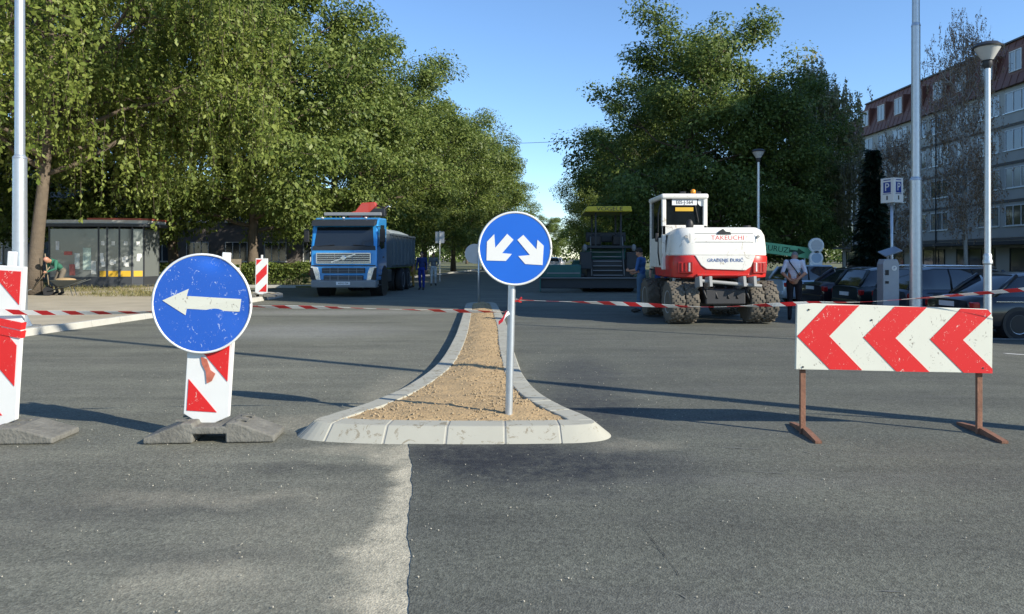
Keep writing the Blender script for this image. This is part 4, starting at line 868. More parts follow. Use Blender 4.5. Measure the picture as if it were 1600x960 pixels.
def car(label, loc, rz, L, W, H, paint, kind, wheel_r=0.31, rear_red=True, rails=False):
    """nose towards +x, origin on the ground"""
    t = thing('parked_car', label, 'car', loc, rz, 'cars parked in the bays'); hl, hw = L / 2, W / 2
    zb = 0.2; belt = 0.60 * H + 0.06
    hood = belt - 0.07
    if kind == 'sedan': st = [(-hl, .36, .80, .80), (-hl + .06, .24, belt - .12, .92), (-hl + .2, zb, belt - .02, .97), (-hl + .9, zb, belt, 1), (0, zb, belt - .01, 1), (hl - 1.5, zb, belt - .03, 1), (hl - .9, zb, hood - .04, .98), (hl - .3, zb, hood - .14, .93), (hl - .08, .24, hood - .22, .86), (hl, .34, .58, .74)]
    else: st = [(-hl, .36, .86, .86), (-hl + .06, .24, belt - .05, .95), (-hl + .25, zb, belt, .98), (0, zb, belt - .01, 1), (hl - 1.3, zb, belt - .04, 1), (hl - .8, zb, hood - .06, .97), (hl - .3, zb, hood - .16, .92), (hl - .08, .24, hood - .24, .85), (hl, .34, .58, .74)]
    def sec(x, z0, z1, k):
        h_ = hw * k; hgt = z1 - z0
        half = [(0, z0), (h_ * .86, z0), (h_ * .97, z0 + hgt * .12), (h_, z0 + hgt * .45), (h_ * .985, z0 + hgt * .68), (h_ * .955, z0 + hgt * .9), (h_ * .88, z1), (h_ * .4, z1 + 0.02)]
        return [Vector((x, y_, z)) for y_, z in half] + [Vector((x, -y_, z)) for y_, z in half[:0:-1]]
    body = MB().loft([sec(*s) for s in st]).build('body', paint, t, 'auto')
    if kind == 'sedan': gs = [(-hl + .55, belt - .03, belt - .02, .86, .80), (-hl + 1.15, belt - .02, H - .05, .88, .66), (-hl + 1.6, belt - .02, H, .89, .68), (0.1, belt - .02, H - .005, .89, .69), (hl - 2.0, belt - .02, H - .09, .88, .66), (hl - 1.25, belt - .04, belt - .03, .84, .78)]
    else: gs = [(-hl + .10, belt - .03, belt - .01, .86, .80), (-hl + .42, belt - .02, H - .06, .89, .70), (-hl + .8, belt - .02, H, .90, .72), (0, belt - .02, H, .90, .72), (hl - 1.85, belt - .02, H - .08, .89, .68), (hl - 1.0, belt - .05, belt - .04, .84, .78)]
    def gsec(x, z0, z1, k0, k1, e=0.0): return [Vector((x, s * hw * k, z)) for s, k, z in ((1, k0, z0), (1, (k0 + k1) / 2 + .03, (z0 + z1) / 2), (1, k1, z1 - .03 * (z1 - z0 > .1)), (1, k1 * .8, z1 + e), (-1, k1 * .8, z1 + e), (-1, k1, z1 - .03 * (z1 - z0 > .1)), (-1, (k0 + k1) / 2 + .03, (z0 + z1) / 2), (-1, k0, z0))]
    MB().loft([gsec(*g) for g in gs]).build('glazing', GLASS, t, 'auto')
    ro = gs[1:-1]; rs = [[Vector((x, s * hw * k1 * q, z1 + dz)) for s, q, dz in ((1, 1.03, -.035), (1, .8, .015), (-1, .8, .015), (-1, 1.03, -.035), (-1, .9, -.05), (1, .9, -.05))] for (x, z0, z1, k0, k1) in ro]
    MB().loft(rs).build('roof', paint, t, 'auto')
    for s in (-1, 1):
        def P(x, z0, z1, k0, k1, f, o=1.015): k = k0 + (k1 - k0) * f + 0.06 * f * (1 - f) * 2; return Vector((x, s * hw * k * o, z0 + (z1 - z0) * f))
        for a, b_, r_ in ((P(*gs[0], 1), P(*gs[1], 1), .05), (P(*gs[-1], 1), P(*gs[-2], 1), .035)):
            MB().tube([a, a.lerp(b_, .5) + Vector((0, s * .01, .02)), b_], r_, 6).build('pillar', paint, t, True)
        for f in (0.34, 0.62):
            x = gs[1][0] + (gs[-2][0] - gs[1][0]) * f; g = (x, belt - .02, H - .02, .89, .69); MB().tube([P(*g, 0), P(*g, .5), P(*g, .95)], .028, 5).build('door_pillar', BLACK, t, True)
        MB().tube([Vector((x, s * hw * .985, z)) for x, z in ((-hl + .5, belt - .10), (0, belt - .12), (hl - 1.2, belt - .15))], .008, 5).build('trim_strip', CHROME if kind == 'sedan' else BLACK, t)
        for x in (-.55, .45): MB().box((x, s * hw * .99, belt - .2), (.18, .03, .03)).build('door_handle', paint, t, False, .008)
        for x in (-hl + 1.0, hl - .88):
            MB().cyl((x, s * (hw - .25), wheel_r + .01), (x, s * (hw + .003), wheel_r + .01), wheel_r + .055, n=28).build('wheel_arch', BLACK, t)
            wheel(t, (x, s * (hw - .085), wheel_r), wheel_r, .2, 'y', CHROME, out=s)
        MB().ell((hl - 1.62, s * (hw + .09), belt + .06), (.07, .1, .07)).build('mirror', paint, t, True)
        MB().box((-hl + .10, s * hw * .74, belt - .2), (.16, hw * .42, .17)).build('tail_light', REDLENS, t, False, .03)
        MB().ell((hl - .22, s * hw * .66, hood - .30), (.18, .2, .08)).build('headlight', LENS, t, True)
    MB().box((-hl - .012, 0, .66 if kind != 'sedan' else .72), (.02, .5, .11)).build('number_plate', PLATE, t)
    MB().box((-hl + .04, 0, .42), (.16, W * .84, .16)).build('bumper', paint, t, False, .04); MB().box((hl - .05, 0, .38), (.14, W * .74, .14)).build('bumper', BLACK, t, False, .04)
    if rails:
        for s in (-1, 1): MB().tube([(gs[1][0] + .1, s * hw * .62, H - .02), (gs[1][0] + .25, s * hw * .63, H + .05), (gs[-2][0] - .25, s * hw * .63, H + .045), (gs[-2][0] - .1, s * hw * .62, H - .03)], .018, 6).build('roof_rail', CHROME, t, True)
    return t
def paintm(n, c, r=.28): m = mat(n, c, r, 0.25, 0.04); m.node_tree.nodes['Principled BSDF'].inputs['Coat Weight'].default_value = 0.6; return m
zc = -0.25
car('black sedan at the car park edge beside the chevron board', (12.05, 16.7, zc), R(3), 4.6, 1.8, 1.40, paintm('paint_black', (0.012, 0.013, 0.016)), 'sedan')
car('dark blue estate car with roof rails behind the lamp post', (12.15, 19.6, zc), R(4), 4.5, 1.8, 1.48, paintm('paint_slate', (0.035, 0.045, 0.065)), 'wagon', rails=True)
car('dark green hatchback half hidden behind the parking meter', (12.0, 22.4, zc), R(4), 4.0, 1.72, 1.42, paintm('paint_dark_green', (0.015, 0.022, 0.022)), 'hatch')
car('dark maroon sedan with red tail lights beside the white shirted man', (12.3, 25.3, zc), R(6), 4.4, 1.74, 1.40, paintm('paint_dark_maroon', (0.022, 0.013, 0.017)), 'sedan')
car('silver hatchback parked by the white totem', (11.9, 28.2, zc), R(5), 3.9, 1.68, 1.44, paintm('paint_silver', (0.48, 0.53, 0.58)), 'hatch')
for i, (x, yv, rz, c) in enumerate([(5.5, 104, 100, (.6, .6, .6)), (7.0, 112, 80, (.5, .5, .5)), (4.2, 122, 95, (.3, .05, .05))]):
    o = car(['white distant car', 'pale grey distant car', 'dark red distant car'][i] + ' at the far end of the street', (x, yv, 0.0 if x < 5.6 else gz(x)), R(rz), 4.2, 1.75, 1.45, paintm('paint_far_%d' % i, c), 'hatch'); o['group'] = 'distant cars at the street end'

# ---- blue tipper truck with crane (front faces -y)
def truck():
    t = thing('tipper_truck', 'blue tipper truck with folded red crane parked by the hedge', 'truck', (-6.28, 27.6, 0.0), R(-2.0))
    TB_ = paintm('truck_blue', (0.03, 0.25, 0.58), .35); DK = mat('truck_dark', (0.02, 0.024, 0.03), .5); GREY = mat('bumper_grey', (0.2, 0.21, 0.215), .6); W = 1.25
    prof = [(0.0, .62), (-.02, 1.1), (.02, 1.86), (.22, 2.72), (.34, 2.9), (.6, 3.0), (1.75, 3.03), (1.8, .8), (1.6, .62)]
    cab = MB().yz(prof, -W, W).build('cab', TB_, t, False, .06)
    ws = MB().prism([(-1.12, 0), (1.12, 0), (1.05, .80), (-1.05, .80)], lambda u, v: (u, .012 + .205 * v / .8 * .98, 1.90 + v * .98), lambda u, v: (u, .06 + .205 * v / .8 * .98, 1.90 + v * .98)).build('windscreen', GLASS, cab)
    for s in (-1, 1): MB().tube([(s * 1.0, .0, 1.9), (s * .35, -.012, 1.96)], .012, 5).build('wiper', BLACK, ws)
    MB().prism([(-1.2, 1.76), (1.2, 1.76), (1.17, 1.92), (-1.17, 1.92)], lambda u, v: (u, -.012 + .1 * (v - 1.76), v), lambda u, v: (u, .05 + .1 * (v - 1.76), v)).build('scuttle', DK, cab)
    MB().yz([(-.12, 2.66), (.2, 2.72), (.36, 2.93), (-.02, 2.86)], -1.2, 1.2).build('sun_visor', DK, cab, False, .02)
    for x in (-.9, -.1, .75): MB().ell((x, .32, 2.98), (.06, .06, .04)).build('roof_marker', LENS, cab, True)
    g = MB()
    f = MB().box((0, -.03, 1.46), (2.02, .05, .38)).build('grille', DK, cab, False, .03)
    fr = MB().box((0, -.05, 1.64), (2.04, .05, .035)).box((0, -.05, 1.28), (2.04, .05, .035)).box((-1.01, -.05, 1.46), (.035, .05, .33)).box((1.01, -.05, 1.46), (.035, .05, .33)).build('grille_frame', CHROME, f)
    for k in range(4): MB().box((0, -.058, 1.345 + k * .075), (1.98, .02, .022)).build('grille_bar', CHROME, f)
    for x in (-.33, .33): MB().box((x, -.06, 1.46), (.03, .022, .32)).build('grille_upright', GREY, f)
    MB().box((0, -.075, 1.46), (.95, .015, .045), 0, Euler((0, R(-18), 0)).to_matrix()).build('diagonal_bar', CHROME, f)
    MB().lathe([(.075, -.01), (.1, 0), (.075, .01)], 20, Matrix.Rotation(R(90), 3, 'X'), (0, -.09, 1.46)).build('round_badge', CHROME, f)
    for z, w2 in ((1.0, 1.62), (.72, 1.5)):
        f2 = MB().box((0, -.035, z), (w2, .05, .2)).build('lower_grille', DK, cab, False, .02)
        for k in range(3): MB().box((0, -.062, z - .06 + k * .06), (w2 - .06, .016, .016)).build('grille_bar', GREY, f2)
        for x in (-.5, -.2, .2, .5): MB().box((x, -.066, z), (.025, .02, .19)).build('grille_upright', GREY, f2)
    MB().box((0, -.028, 1.18), (2.4, .03, .04)).build('panel_gap', BLACK, cab)
    for s in (-1, 1):
        h_ = MB().xz([(s * .86, .62), (s * 1.2, .66), (s * 1.24, 1.16), (s * .98, 1.12), (s * .9, .9)], -.05, .02).build('headlight', LENS, cab, False, .02)
        MB().xz([(s * 1.03, .66), (s * 1.24, .66), (s * 1.25, 1.1), (s * 1.16, 1.1)], -.058, -.04).build('lamp_bezel', BLACK, h_)
        for z in (.75, .95): MB().cyl((s * .99, -.04, z), (s * .99, -.06, z), .06, n=14).build('lamp', CHROME, h_)
        mi = MB().tube([(s * 1.2, .2, 2.65), (s * 1.42, .12, 2.62), (s * 1.42, .12, 1.95), (s * 1.2, .2, 1.9)], .018, 6).build('mirror_arm', BLACK, cab)
        MB().box((s * 1.43, .1, 2.3), (.2, .1, .5)).build('mirror', BLACK, mi, False, .03)
        MB().prism([(.42, 1.95), (.62, 2.72), (1.3, 2.74), (1.3, 1.85), (.7, 1.8)], lambda u, v: (s * 1.252, u, v), lambda u, v: (s * 1.235, u, v)).build('side_window', GLASS, cab)
        MB().box((s * 1.25, 1.12, 1.5), (.03, .2, .05)).build('door_handle', BLACK, cab)
        for z in (.45, .8): MB().box((s * 1.16, .5, z), (.2, .5, .05)).build('step', DK, cab)
        MB().cyl((s * .8, 1.35, .55), (s * 1.262, 1.35, .55), .62, n=28).build('wheel_arch', BLACK, cab)
    MB().yz([(-.1, .36), (-.1, .62), (.02, .66), (.5, .62), (.5, .36)], -1.22, 1.22).build('bumper', GREY, t, False, .04)
    pl = MB().box((0, -.108, .52), (.52, .012, .12)).build('number_plate', PLATE, t); text('plate_text', 'A09-K-754', .1, BLACK, pl, (0, -.117, .52), (R(90), 0, 0), .85)
    MB().box((0, 4.7, .75), (.8, 7.2, .25)).build('chassis', DK, t); MB().box((-.95, 2.6, .75), (.5, .9, .5)).build('fuel_tank', GREY, t, False, .05); MB().box((.95, 2.6, .75), (.5, .9, .5)).build('battery_box', DK, t, False, .05)
    for y_ in (1.35, 5.6, 6.95):
        for s in (-1, 1):
            wheel(t, (s * 1.08, y_, .5), .5, .3, 'x', GREY, out=s)
            if y_ > 2: wheel(t, (s * .74, y_, .5), .5, .3, 'x', GREY, out=s)
        MB().cyl((-1, y_, .5), (1, y_, .5), .09).build('axle', DK, t)
    BED = mat('bed_grey', (0.13, 0.155, 0.165), .65, .2, .2, 2)
    bd = MB().box((0, 5.6, 1.12), (2.4, 5.4, .1)).build('bed', BED, t)
    for s in (-1, 1):
        MB().box((s * 1.22, 5.6, 1.78), (.06, 5.4, 1.26)).build('bed_side', BED, bd)
        for k in range(7): MB().box((s * 1.275, 3.1 + k * .85, 1.78), (.05, .09, 1.22)).build('bed_rib', BED, bd)
        MB().box((s * 1.25, 5.6, 2.44), (.12, 5.44, .08)).build('bed_rail', BED, bd)
    MB().box((0, 2.93, 1.8), (2.4, .06, 1.3)).build('bed_front', BED, bd); MB().box((0, 8.27, 1.75), (2.4, .06, 1.2)).build('tailgate', BED, bd)
    tp = mat('tarpaulin_grey', (0.22, 0.25, 0.25), .7, 0, .25, 3)
    secs = []
    for k in range(6):
        y_ = 2.95 + k * .9; secs.append([Vector((1.18 * math.cos(a * math.pi / 8), y_, 2.46 + (.26 + .05 * math.sin(k * 2)) * math.sin(a * math.pi / 8) * (1 + .05 * ((k + a) % 2)))) for a in range(9)])
    MB().loft(secs, True, True).build('tarpaulin', tp, bd, 'auto')
    CR = paintm('crane_red', (0.50, 0.055, 0.035), .4)
    cr = MB().box((0, 2.3, 1.5), (.6, .5, 1.5)).build('crane_column', DK, t)
    MB().xz([(-.35, 3.0), (.35, 3.0), (.42, 3.25), (.75, 3.55), (.7, 3.72), (.15, 3.68), (-.1, 3.35), (-.38, 3.28)], 2.1, 2.5).build('crane_arm', CR, cr, False, .03)
    MB().box((-.15, 1.95, 3.22), (2.3, .16, .13)).build('crane_boom', GREY, cr, False, .02); MB().box((.72, 2.3, 3.3), (.75, .3, .32)).build('crane_valve_block', DK, cr, False, .03)
    MB().tube([(.7, 2.3, 3.6), (1.0, 2.25, 3.5), (1.2, 2.3, 3.55), (1.15, 2.3, 3.3)], .035, 6).build('crane_hose', BLACK, cr, True); MB().tube([(1.05, 2.2, 3.42), (1.25, 2.2, 3.56), (1.32, 2.2, 3.5)], .03, 6).build('crane_hook', CHROME, cr, True)
    for x in (-.5, .2): MB().box((x, 2.0, 3.1), (.06, .08, .2)).build('crane_bracket', GREY, cr)
    return t
truck()

# ---- wheeled excavator seen from behind (works towards +y)
def excavator():
    t = thing('wheeled_excavator', 'white and red wheeled excavator with twin dusty tyres seen from behind', 'excavator', (4.62, 17.75, 0.006), R(3))
    XW = scratched('excavator_white', (0.70, 0.68, 0.62), (0.45, 0.40, 0.32), 0.58, 3.5, .4); XR = scratched('excavator_red', (0.52, 0.025, 0.02), (0.33, 0.06, 0.045), 0.56, 4, .35); DK = mat('excavator_dark', (0.028, 0.028, 0.03), .6); GR = mat('excavator_grey', (0.28, 0.28, 0.27), .6)
    ch = MB().box((0, 0, .62), (.9, 3.0, .34)).box((0, 0, .86), (1.1, 1.2, .2)).build('chassis', DK, t, False, .03)
    MB().cyl((0, 0, .92), (0, 0, 1.06), .55, n=28).build('turntable', DK, t)
    for y_ in (-1.08, 1.12):
        MB().cyl((-1.0, y_, .48), (1.0, y_, .48), .1).box((0, y_, .5), (.4, .35, .36)).build('axle', DK, t, False, .02)
        for s in (-1, 1):
            for q in (.73, 1.05): wheel(t, (s * q, y_, .49), .455, .315, 'x', GR, lugs=15, rimr=.55, out=s)
    bl = MB().cyl((-.62, -1.62, .98), (.75, -1.62, .86), .04, n=10).build('rear_bar', GR, t)
    for x in (-.62, -.4, .35, .58): MB().yz([(-1.75, .86), (-1.45, .82), (-1.3, .7), (-1.4, 1.05), (-1.7, 1.08)], x - .03, x + .03).build('bracket', GR, t)
    for x in (-.5, -.25, 0, .2, .45): MB().tube([(x, -1.45, .85), (x + .06, -1.5, .6), (x + .15, -1.4, .5)], .025, 6).build('hydraulic_hose', BLACK, t, True)
    up = bpy.data.objects.new('upper_structure', None); C.objects.link(up); up.parent = t; up.location = (0.05, 0, 0); up.rotation_euler = (0, 0, R(-3))
    def plan(k, y0=-1.38, y1=.75):     # rear rounded outline, k = inset
        P = [(-1.1 + k, y1), (1.1 - k, y1)]
        P = [(1.1 - k, y1)] ; N = 10
        for i in range(N + 1): a = i / N * math.pi / 2; P.append((.62 + (.48 - k) * math.cos(a), y0 + .42 - (.42 - k * .9) * math.sin(a) + 0))
        for i in range(N + 1): a = i / N * math.pi / 2; P.append((-.62 - (.48 - k) * math.sin(a), y0 + .42 - (.42 - k * .9) * math.cos(a)))
        P.append((-1.1 + k, y1)); return P
    def hull(levels, name, m, par): return MB().loft([[Vector((u, v, z)) for u, v in plan(k)] for z, k in levels]).build(name, m, par, 'auto')
    hull([(1.02, .10), (1.05, .03), (1.30, .0), (1.50, .0), (1.53, .02)], 'counterweight', XR, up)
    hull([(1.53, .03), (1.55, .015), (1.75, .03), (1.98, .06), (2.10, .13), (2.16, .24)], 'engine_cover', XW, up)
    yR = -1.38
    pn = MB().xz([(-.62, 1.53), (-.48, 1.31), (-.36, 1.23), (.5, 1.2), (.62, 1.28), (.72, 1.53)], yR - .018, yR + .1).build('white_panel', XW, up, False, .01)
    text('firm_lettering', 'GRAĐENJE ĐURIĆ', .105, mat('lettering_blue', (0.02, 0.08, 0.28)), pn, (.05, yR - .021, 1.42), (R(90), 0, 0), .95)
    text('maker_lettering', 'TAKEUCHI', .14, mat('lettering_red', (0.55, 0.03, 0.03)), up, (.12, yR + .048, 1.92), (R(83), 0, 0), 1.1)
    MB().xz([(-.12, 2.0), (.2, 2.0), (.18, 2.05), (.08, 2.06), (.02, 2.12), (-.05, 2.08)], yR + .045, yR + .10).build('emblem', DK, up)
    for x in (-.72, .78): MB().box((x, yR + .035, 1.92), (.012, .012, .2)).build('cover_seam', GR, up)
    for s in (-1, 1): MB().cyl((s * .8, yR + .06, 1.95), (s * .8, yR + .035, 1.95), .035, n=12).build('cover_latch', GR, up)
    for s in (-1, 1): MB().box((s * 1.1, -.2, 1.75), (.02, .7, .3)).build('side_vent', DK, up, False, .008)
    for z in (2.02, 1.83): MB().box((.05, yR + .04 + (.03 if z > 1.9 else -.005), z), (1.3, .012, .012)).build('cover_seam', GR, up)
    for s in (-1, 1):
        la = MB().box((s * .82, yR + .045, 1.26), (.34, .06, .26), s * R(16)).build('lamp_recess', mat('recess_red', (0.3, 0.015, 0.012), .5), up, False, .02)
        for k in range(3): MB().box((s * (.74 + .08 * k), yR + .0 + .02 * k, 1.27), (.04, .03, .2), s * R(16)).build('tail_lamp', REDLENS if k else LENS, la, False, .01)
    MB().box((.0, yR - .0, 1.10), (1.15, .04, .05)).build('lip', XR, up, False, .015)
    MB().ell((-.62, -.9, 2.22), (.09, .06, .14)).build('work_lamp', BLACK, up, True); MB().cyl((.75, -.7, 2.1), (.75, -.7, 2.22), .09).build('filler_cap', DK, up)
    MB().box((0, .9, 1.15), (2.0, 1.3, .2)).build('deck', DK, up)
    MB().box((.75, .9, 1.5), (.6, 1.3, .7)).build('tool_box', XR, up, False, .06)
    # cab
    cb = bpy.data.objects.new('cab', None); C.objects.link(cb); cb.parent = up; x0, x1, y0, y1, z0, z1 = -1.18, -.12, -.55, 1.0, 1.2, 2.97
    for x in (x0 + .05, x1 - .05):
        for y_ in (y0 + .05, y1 - .05): MB().box((x, y_, (z0 + z1) / 2), (.1, .1, z1 - z0)).build('cab_post', XW, cb, False, .02)
    MB().box(((x0 + x1) / 2, (y0 + y1) / 2, z1 - .06), (x1 - x0 + .04, y1 - y0 + .08, .12)).build('cab_roof', XW, cb, False, .04)
    MB().box(((x0 + x1) / 2, y0 + .05, 2.12), (x1 - x0, .1, .24)).build('cab_rear_panel', XW, cb, False, .02)
    for x in (x0 + .04, x1 - .04): MB().box((x, (y0 + y1) / 2, 1.6), (.07, y1 - y0 - .1, .7)).build('cab_side_panel', XW, cb, False, .02)
    gl = mat('cab_glass', (0.03, 0.04, 0.045), .04); gl.node_tree.nodes['Principled BSDF'].inputs['Transmission Weight'].default_value = .75; gl.node_tree.nodes['Principled BSDF'].inputs['IOR'].default_value = 1.1
    gl.node_tree.nodes['Principled BSDF'].inputs['Specular IOR Level'].default_value = .6
    MB().box(((x0 + x1) / 2, y0 + .06, 2.54), (x1 - x0 - .16, .015, .66)).build('rear_window', gl, cb)
    for x in (x0 + .05, x1 - .05): MB().box((x, (y0 + y1) / 2, 2.4), (.012, y1 - y0 - .2, .9)).build('side_window', gl, cb)
    MB().box(((x0 + x1) / 2, y1 - .05, 2.2), (x1 - x0 - .2, .012, 1.3)).build('front_window', gl, cb)
    MB().box(((x0 + x1) / 2, .15, 1.75), (.5, .5, .2)).box(((x0 + x1) / 2, -.1, 2.15), (.46, .14, .75)).build('seat', DK, cb, False, .05)
    np_ = MB().box(((x0 + x1) / 2, y0 + .03, 2.77), (.58, .012, .13)).build('number_plate', PLATE, cb); text('plate_text', 'E05-J-564', .12, BLACK, np_, ((x0 + x1) / 2, y0 + .022, 2.77), (R(90), 0, 0), .85)
    MB().box(((x0 + x1) / 2, y0 + .042, 2.61), (.42, .008, .09)).build('yellow_sticker', YEL, cb); MB().ell(((x0 + x1) / 2 + .05, y0 + .2, 2.4), (.2, .05, .12)).build('fan', GR, cb, True)
    MB().cyl((x1 - .12, y0 + .04, 2.78), (x1 - .12, y0 + .035, 2.78), .1, n=20).build('round_sticker', SWH2, cb)
    MB().tube([(x1 - .2, y0 + .03, 2.3), (x1 - .28, y0 + .03, 2.7)], .012, 5).build('wiper', BLACK, cb)
    bc = MB().cyl((x1 - .2, .0, z1), (x1 - .2, .0, z1 + .04), .07).build('beacon_base', BLACK, cb); MB().lathe([(.06, z1 + .04), (.06, z1 + .12), (.03, z1 + .15)], 14, None, (x1 - .2, 0, 0)).build('amber_beacon', mat('amber_lens', (0.75, 0.28, 0.02), .2), cb, True)
    for x in (x1 - .42, x1 - .05): MB().box((x, .15, z1 + .06), (.14, .08, .1)).build('roof_lamp', BLACK, cb, False, .02)
    MB().tube([(x0 - .03, y0 + .1, 1.3), (x0 - .08, y0 + .05, 1.6), (x0 - .08, y0 + .05, 2.5), (x0 - .0, y0 + .1, 2.75)], .018, 6).build('grab_rail', DK, cb, True); MB().box((x0 - .12, y0 + .0, 1.95), (.08, .05, .2)).build('mirror', BLACK, cb, False, .02)
    # boom laid low in front of the machine
    bm_ = MB().yz([(1.2, 1.3), (1.3, 1.75), (2.6, 1.95), (4.0, 1.5), (3.95, 1.2), (2.6, 1.55), (1.5, 1.2)], .1, .42).build('boom', XW, up, False, .03)
    MB().yz([(3.8, 1.25), (3.9, 1.6), (4.2, 1.5), (4.5, .6), (4.35, .5)], .14, .38).build('arm', XW, bm_, False, .02); MB().yz([(4.2, .65), (4.6, .6), (4.7, .2), (4.3, .03), (3.9, .2)], -.2, .72).build('bucket', DK, bm_, False, .02)
    return t
excavator()

# ---- road paver seen from behind
def paver():
    t = thing('road_paver', 'dark road paver under a yellow canopy standing in the shade', 'road paver', (4.2, 32.0, 0.0), R(-2)); DK = mat('paver_dark', (0.03, 0.033, 0.036), .6); TE = mat('paver_teal', (0.02, 0.10, 0.085), .5); GR = mat('paver_grey', (0.2, 0.2, 0.2), .6); YP = mat('paver_yellow', (0.58, 0.45, 0.03), .5)
    for s in (-1, 1):
        MB().yz([(.2, .1), (.5, .0), (3.6, .0), (3.9, .1), (4.0, .4), (3.8, .7), (.4, .7), (.15, .4)], s * .95 - .17, s * .95 + .17).build('crawler_track', RUBBER, t, False, .05)
    MB().box((0, 2.2, .95), (1.9, 3.8, .9)).build('hull', DK, t, False, .05); MB().box((0, 2.9, 1.7), (1.9, 2.0, .7)).build('engine_hood', TE, t, False, .08)
    MB().xz([(-1.6, .55), (1.6, .55), (1.3, 1.35), (-1.3, 1.35)], 4.1, 5.4).build('hopper', TE, t, False, .03)
    sc = MB().box((-.75, -.35, .4), (4.5, .7, .45)).build('screed', DK, t, False, .03)
    MB().box((-2.1, -.45, .9), (1.7, .5, .55)).build('screed_cover', TE, sc, False, .05); MB().box((-2.98, -.35, .6), (.06, 1.0, 1.1)).build('end_gate', TE, sc)
    MB().box((-.75, -.8, .62), (4.4, .18, .035)).build('footboard', GR, sc); MB().box((-2.0, -.75, .82), (1.4, .03, .05)).build('cover_rail', GR, sc)
    for k in range(6): MB().box((-.05, -.05 + k * .13, .72 + k * .2), (1.25, .22, .035)).build('step', GR, t)
    for s in (-1, 1):
        MB().tube([(s * .7 - .05, -.1, .7), (s * .7 - .05, .35, 1.5), (s * .7 - .05, .7, 2.4)], .025, 6).build('handrail', GR, t, True)
        MB().box((s * 1.0, .2, 1.35), (.5, .6, .75)).build('side_locker', DK, t, False, .04); MB().ell((s * 1.05, -.15, 1.9), (.1, .1, .16)).build('work_light', GR, t, True)
    MB().box((0, 1.0, 1.95), (2.1, 1.5, .1)).build('platform', DK, t)
    for s in (-1, 1): MB().box((s * .5, 1.1, 2.25), (.5, .5, .5)).build('seat', BLACK, t, False, .08)
    MB().box((0, 1.6, 2.4), (1.8, .25, .45)).build('console', DK, t, False, .05)
    for x in (-.55, .55):
        for y_ in (.35, 2.6): MB().box((x, y_, 2.75), (.07, .07, 1.6)).build('canopy_post', DK, t)
    ca = MB().xz([(-1.05, 3.46), (-.95, 3.7), (.95, 3.7), (1.0, 3.46)], -.1, 3.0).build('canopy', YP, t, False, .04); text('maker_lettering', 'VÖGELE', .24, DK, ca, (.02, -.105, 3.575), (R(90), 0, 0), 1.3)
    MB().cyl((.8, 2.9, 2.0), (.8, 2.9, 2.9), .06).build('exhaust', DK, t)
    return t
paver()
# wheelbarrow
def wheelbarrow():
    t = thing('wheelbarrow', 'dark wheelbarrow holding earth beside the bending worker', 'wheelbarrow', (-15.95, 26.4, 0.125), R(12)); DK = mat('barrow_dark', (0.05, 0.055, 0.05), .6)
    MB().loft([[Vector((x, y_, z)) for x, y_ in ((-.28 * k, -.2 * k), (.3 * k, -.2 * k), (.3 * k, .2 * k), (-.28 * k, .2 * k))] for z, k in ((.32, .75), (.56, 1.55))]).build('tray', DK, t, False, .02)
    MB().ell((0, 0, .56), (.36, .24, .08)).build('earth_load', SOIL, t, True)
    wheel(t, (-.55, 0, .17), .17, .08, 'y', GALV)
    for s in (-1, 1):
        MB().tube([(-.55, s * .06, .17), (.1, s * .2, .33), (.75, s * .27, .58)], .017, 6).build('handle', DK, t, True); MB().tube([(.2, s * .2, .34), (.3, s * .2, .0)], .015, 6).build('leg', DK, t)
    return t
wheelbarrow()
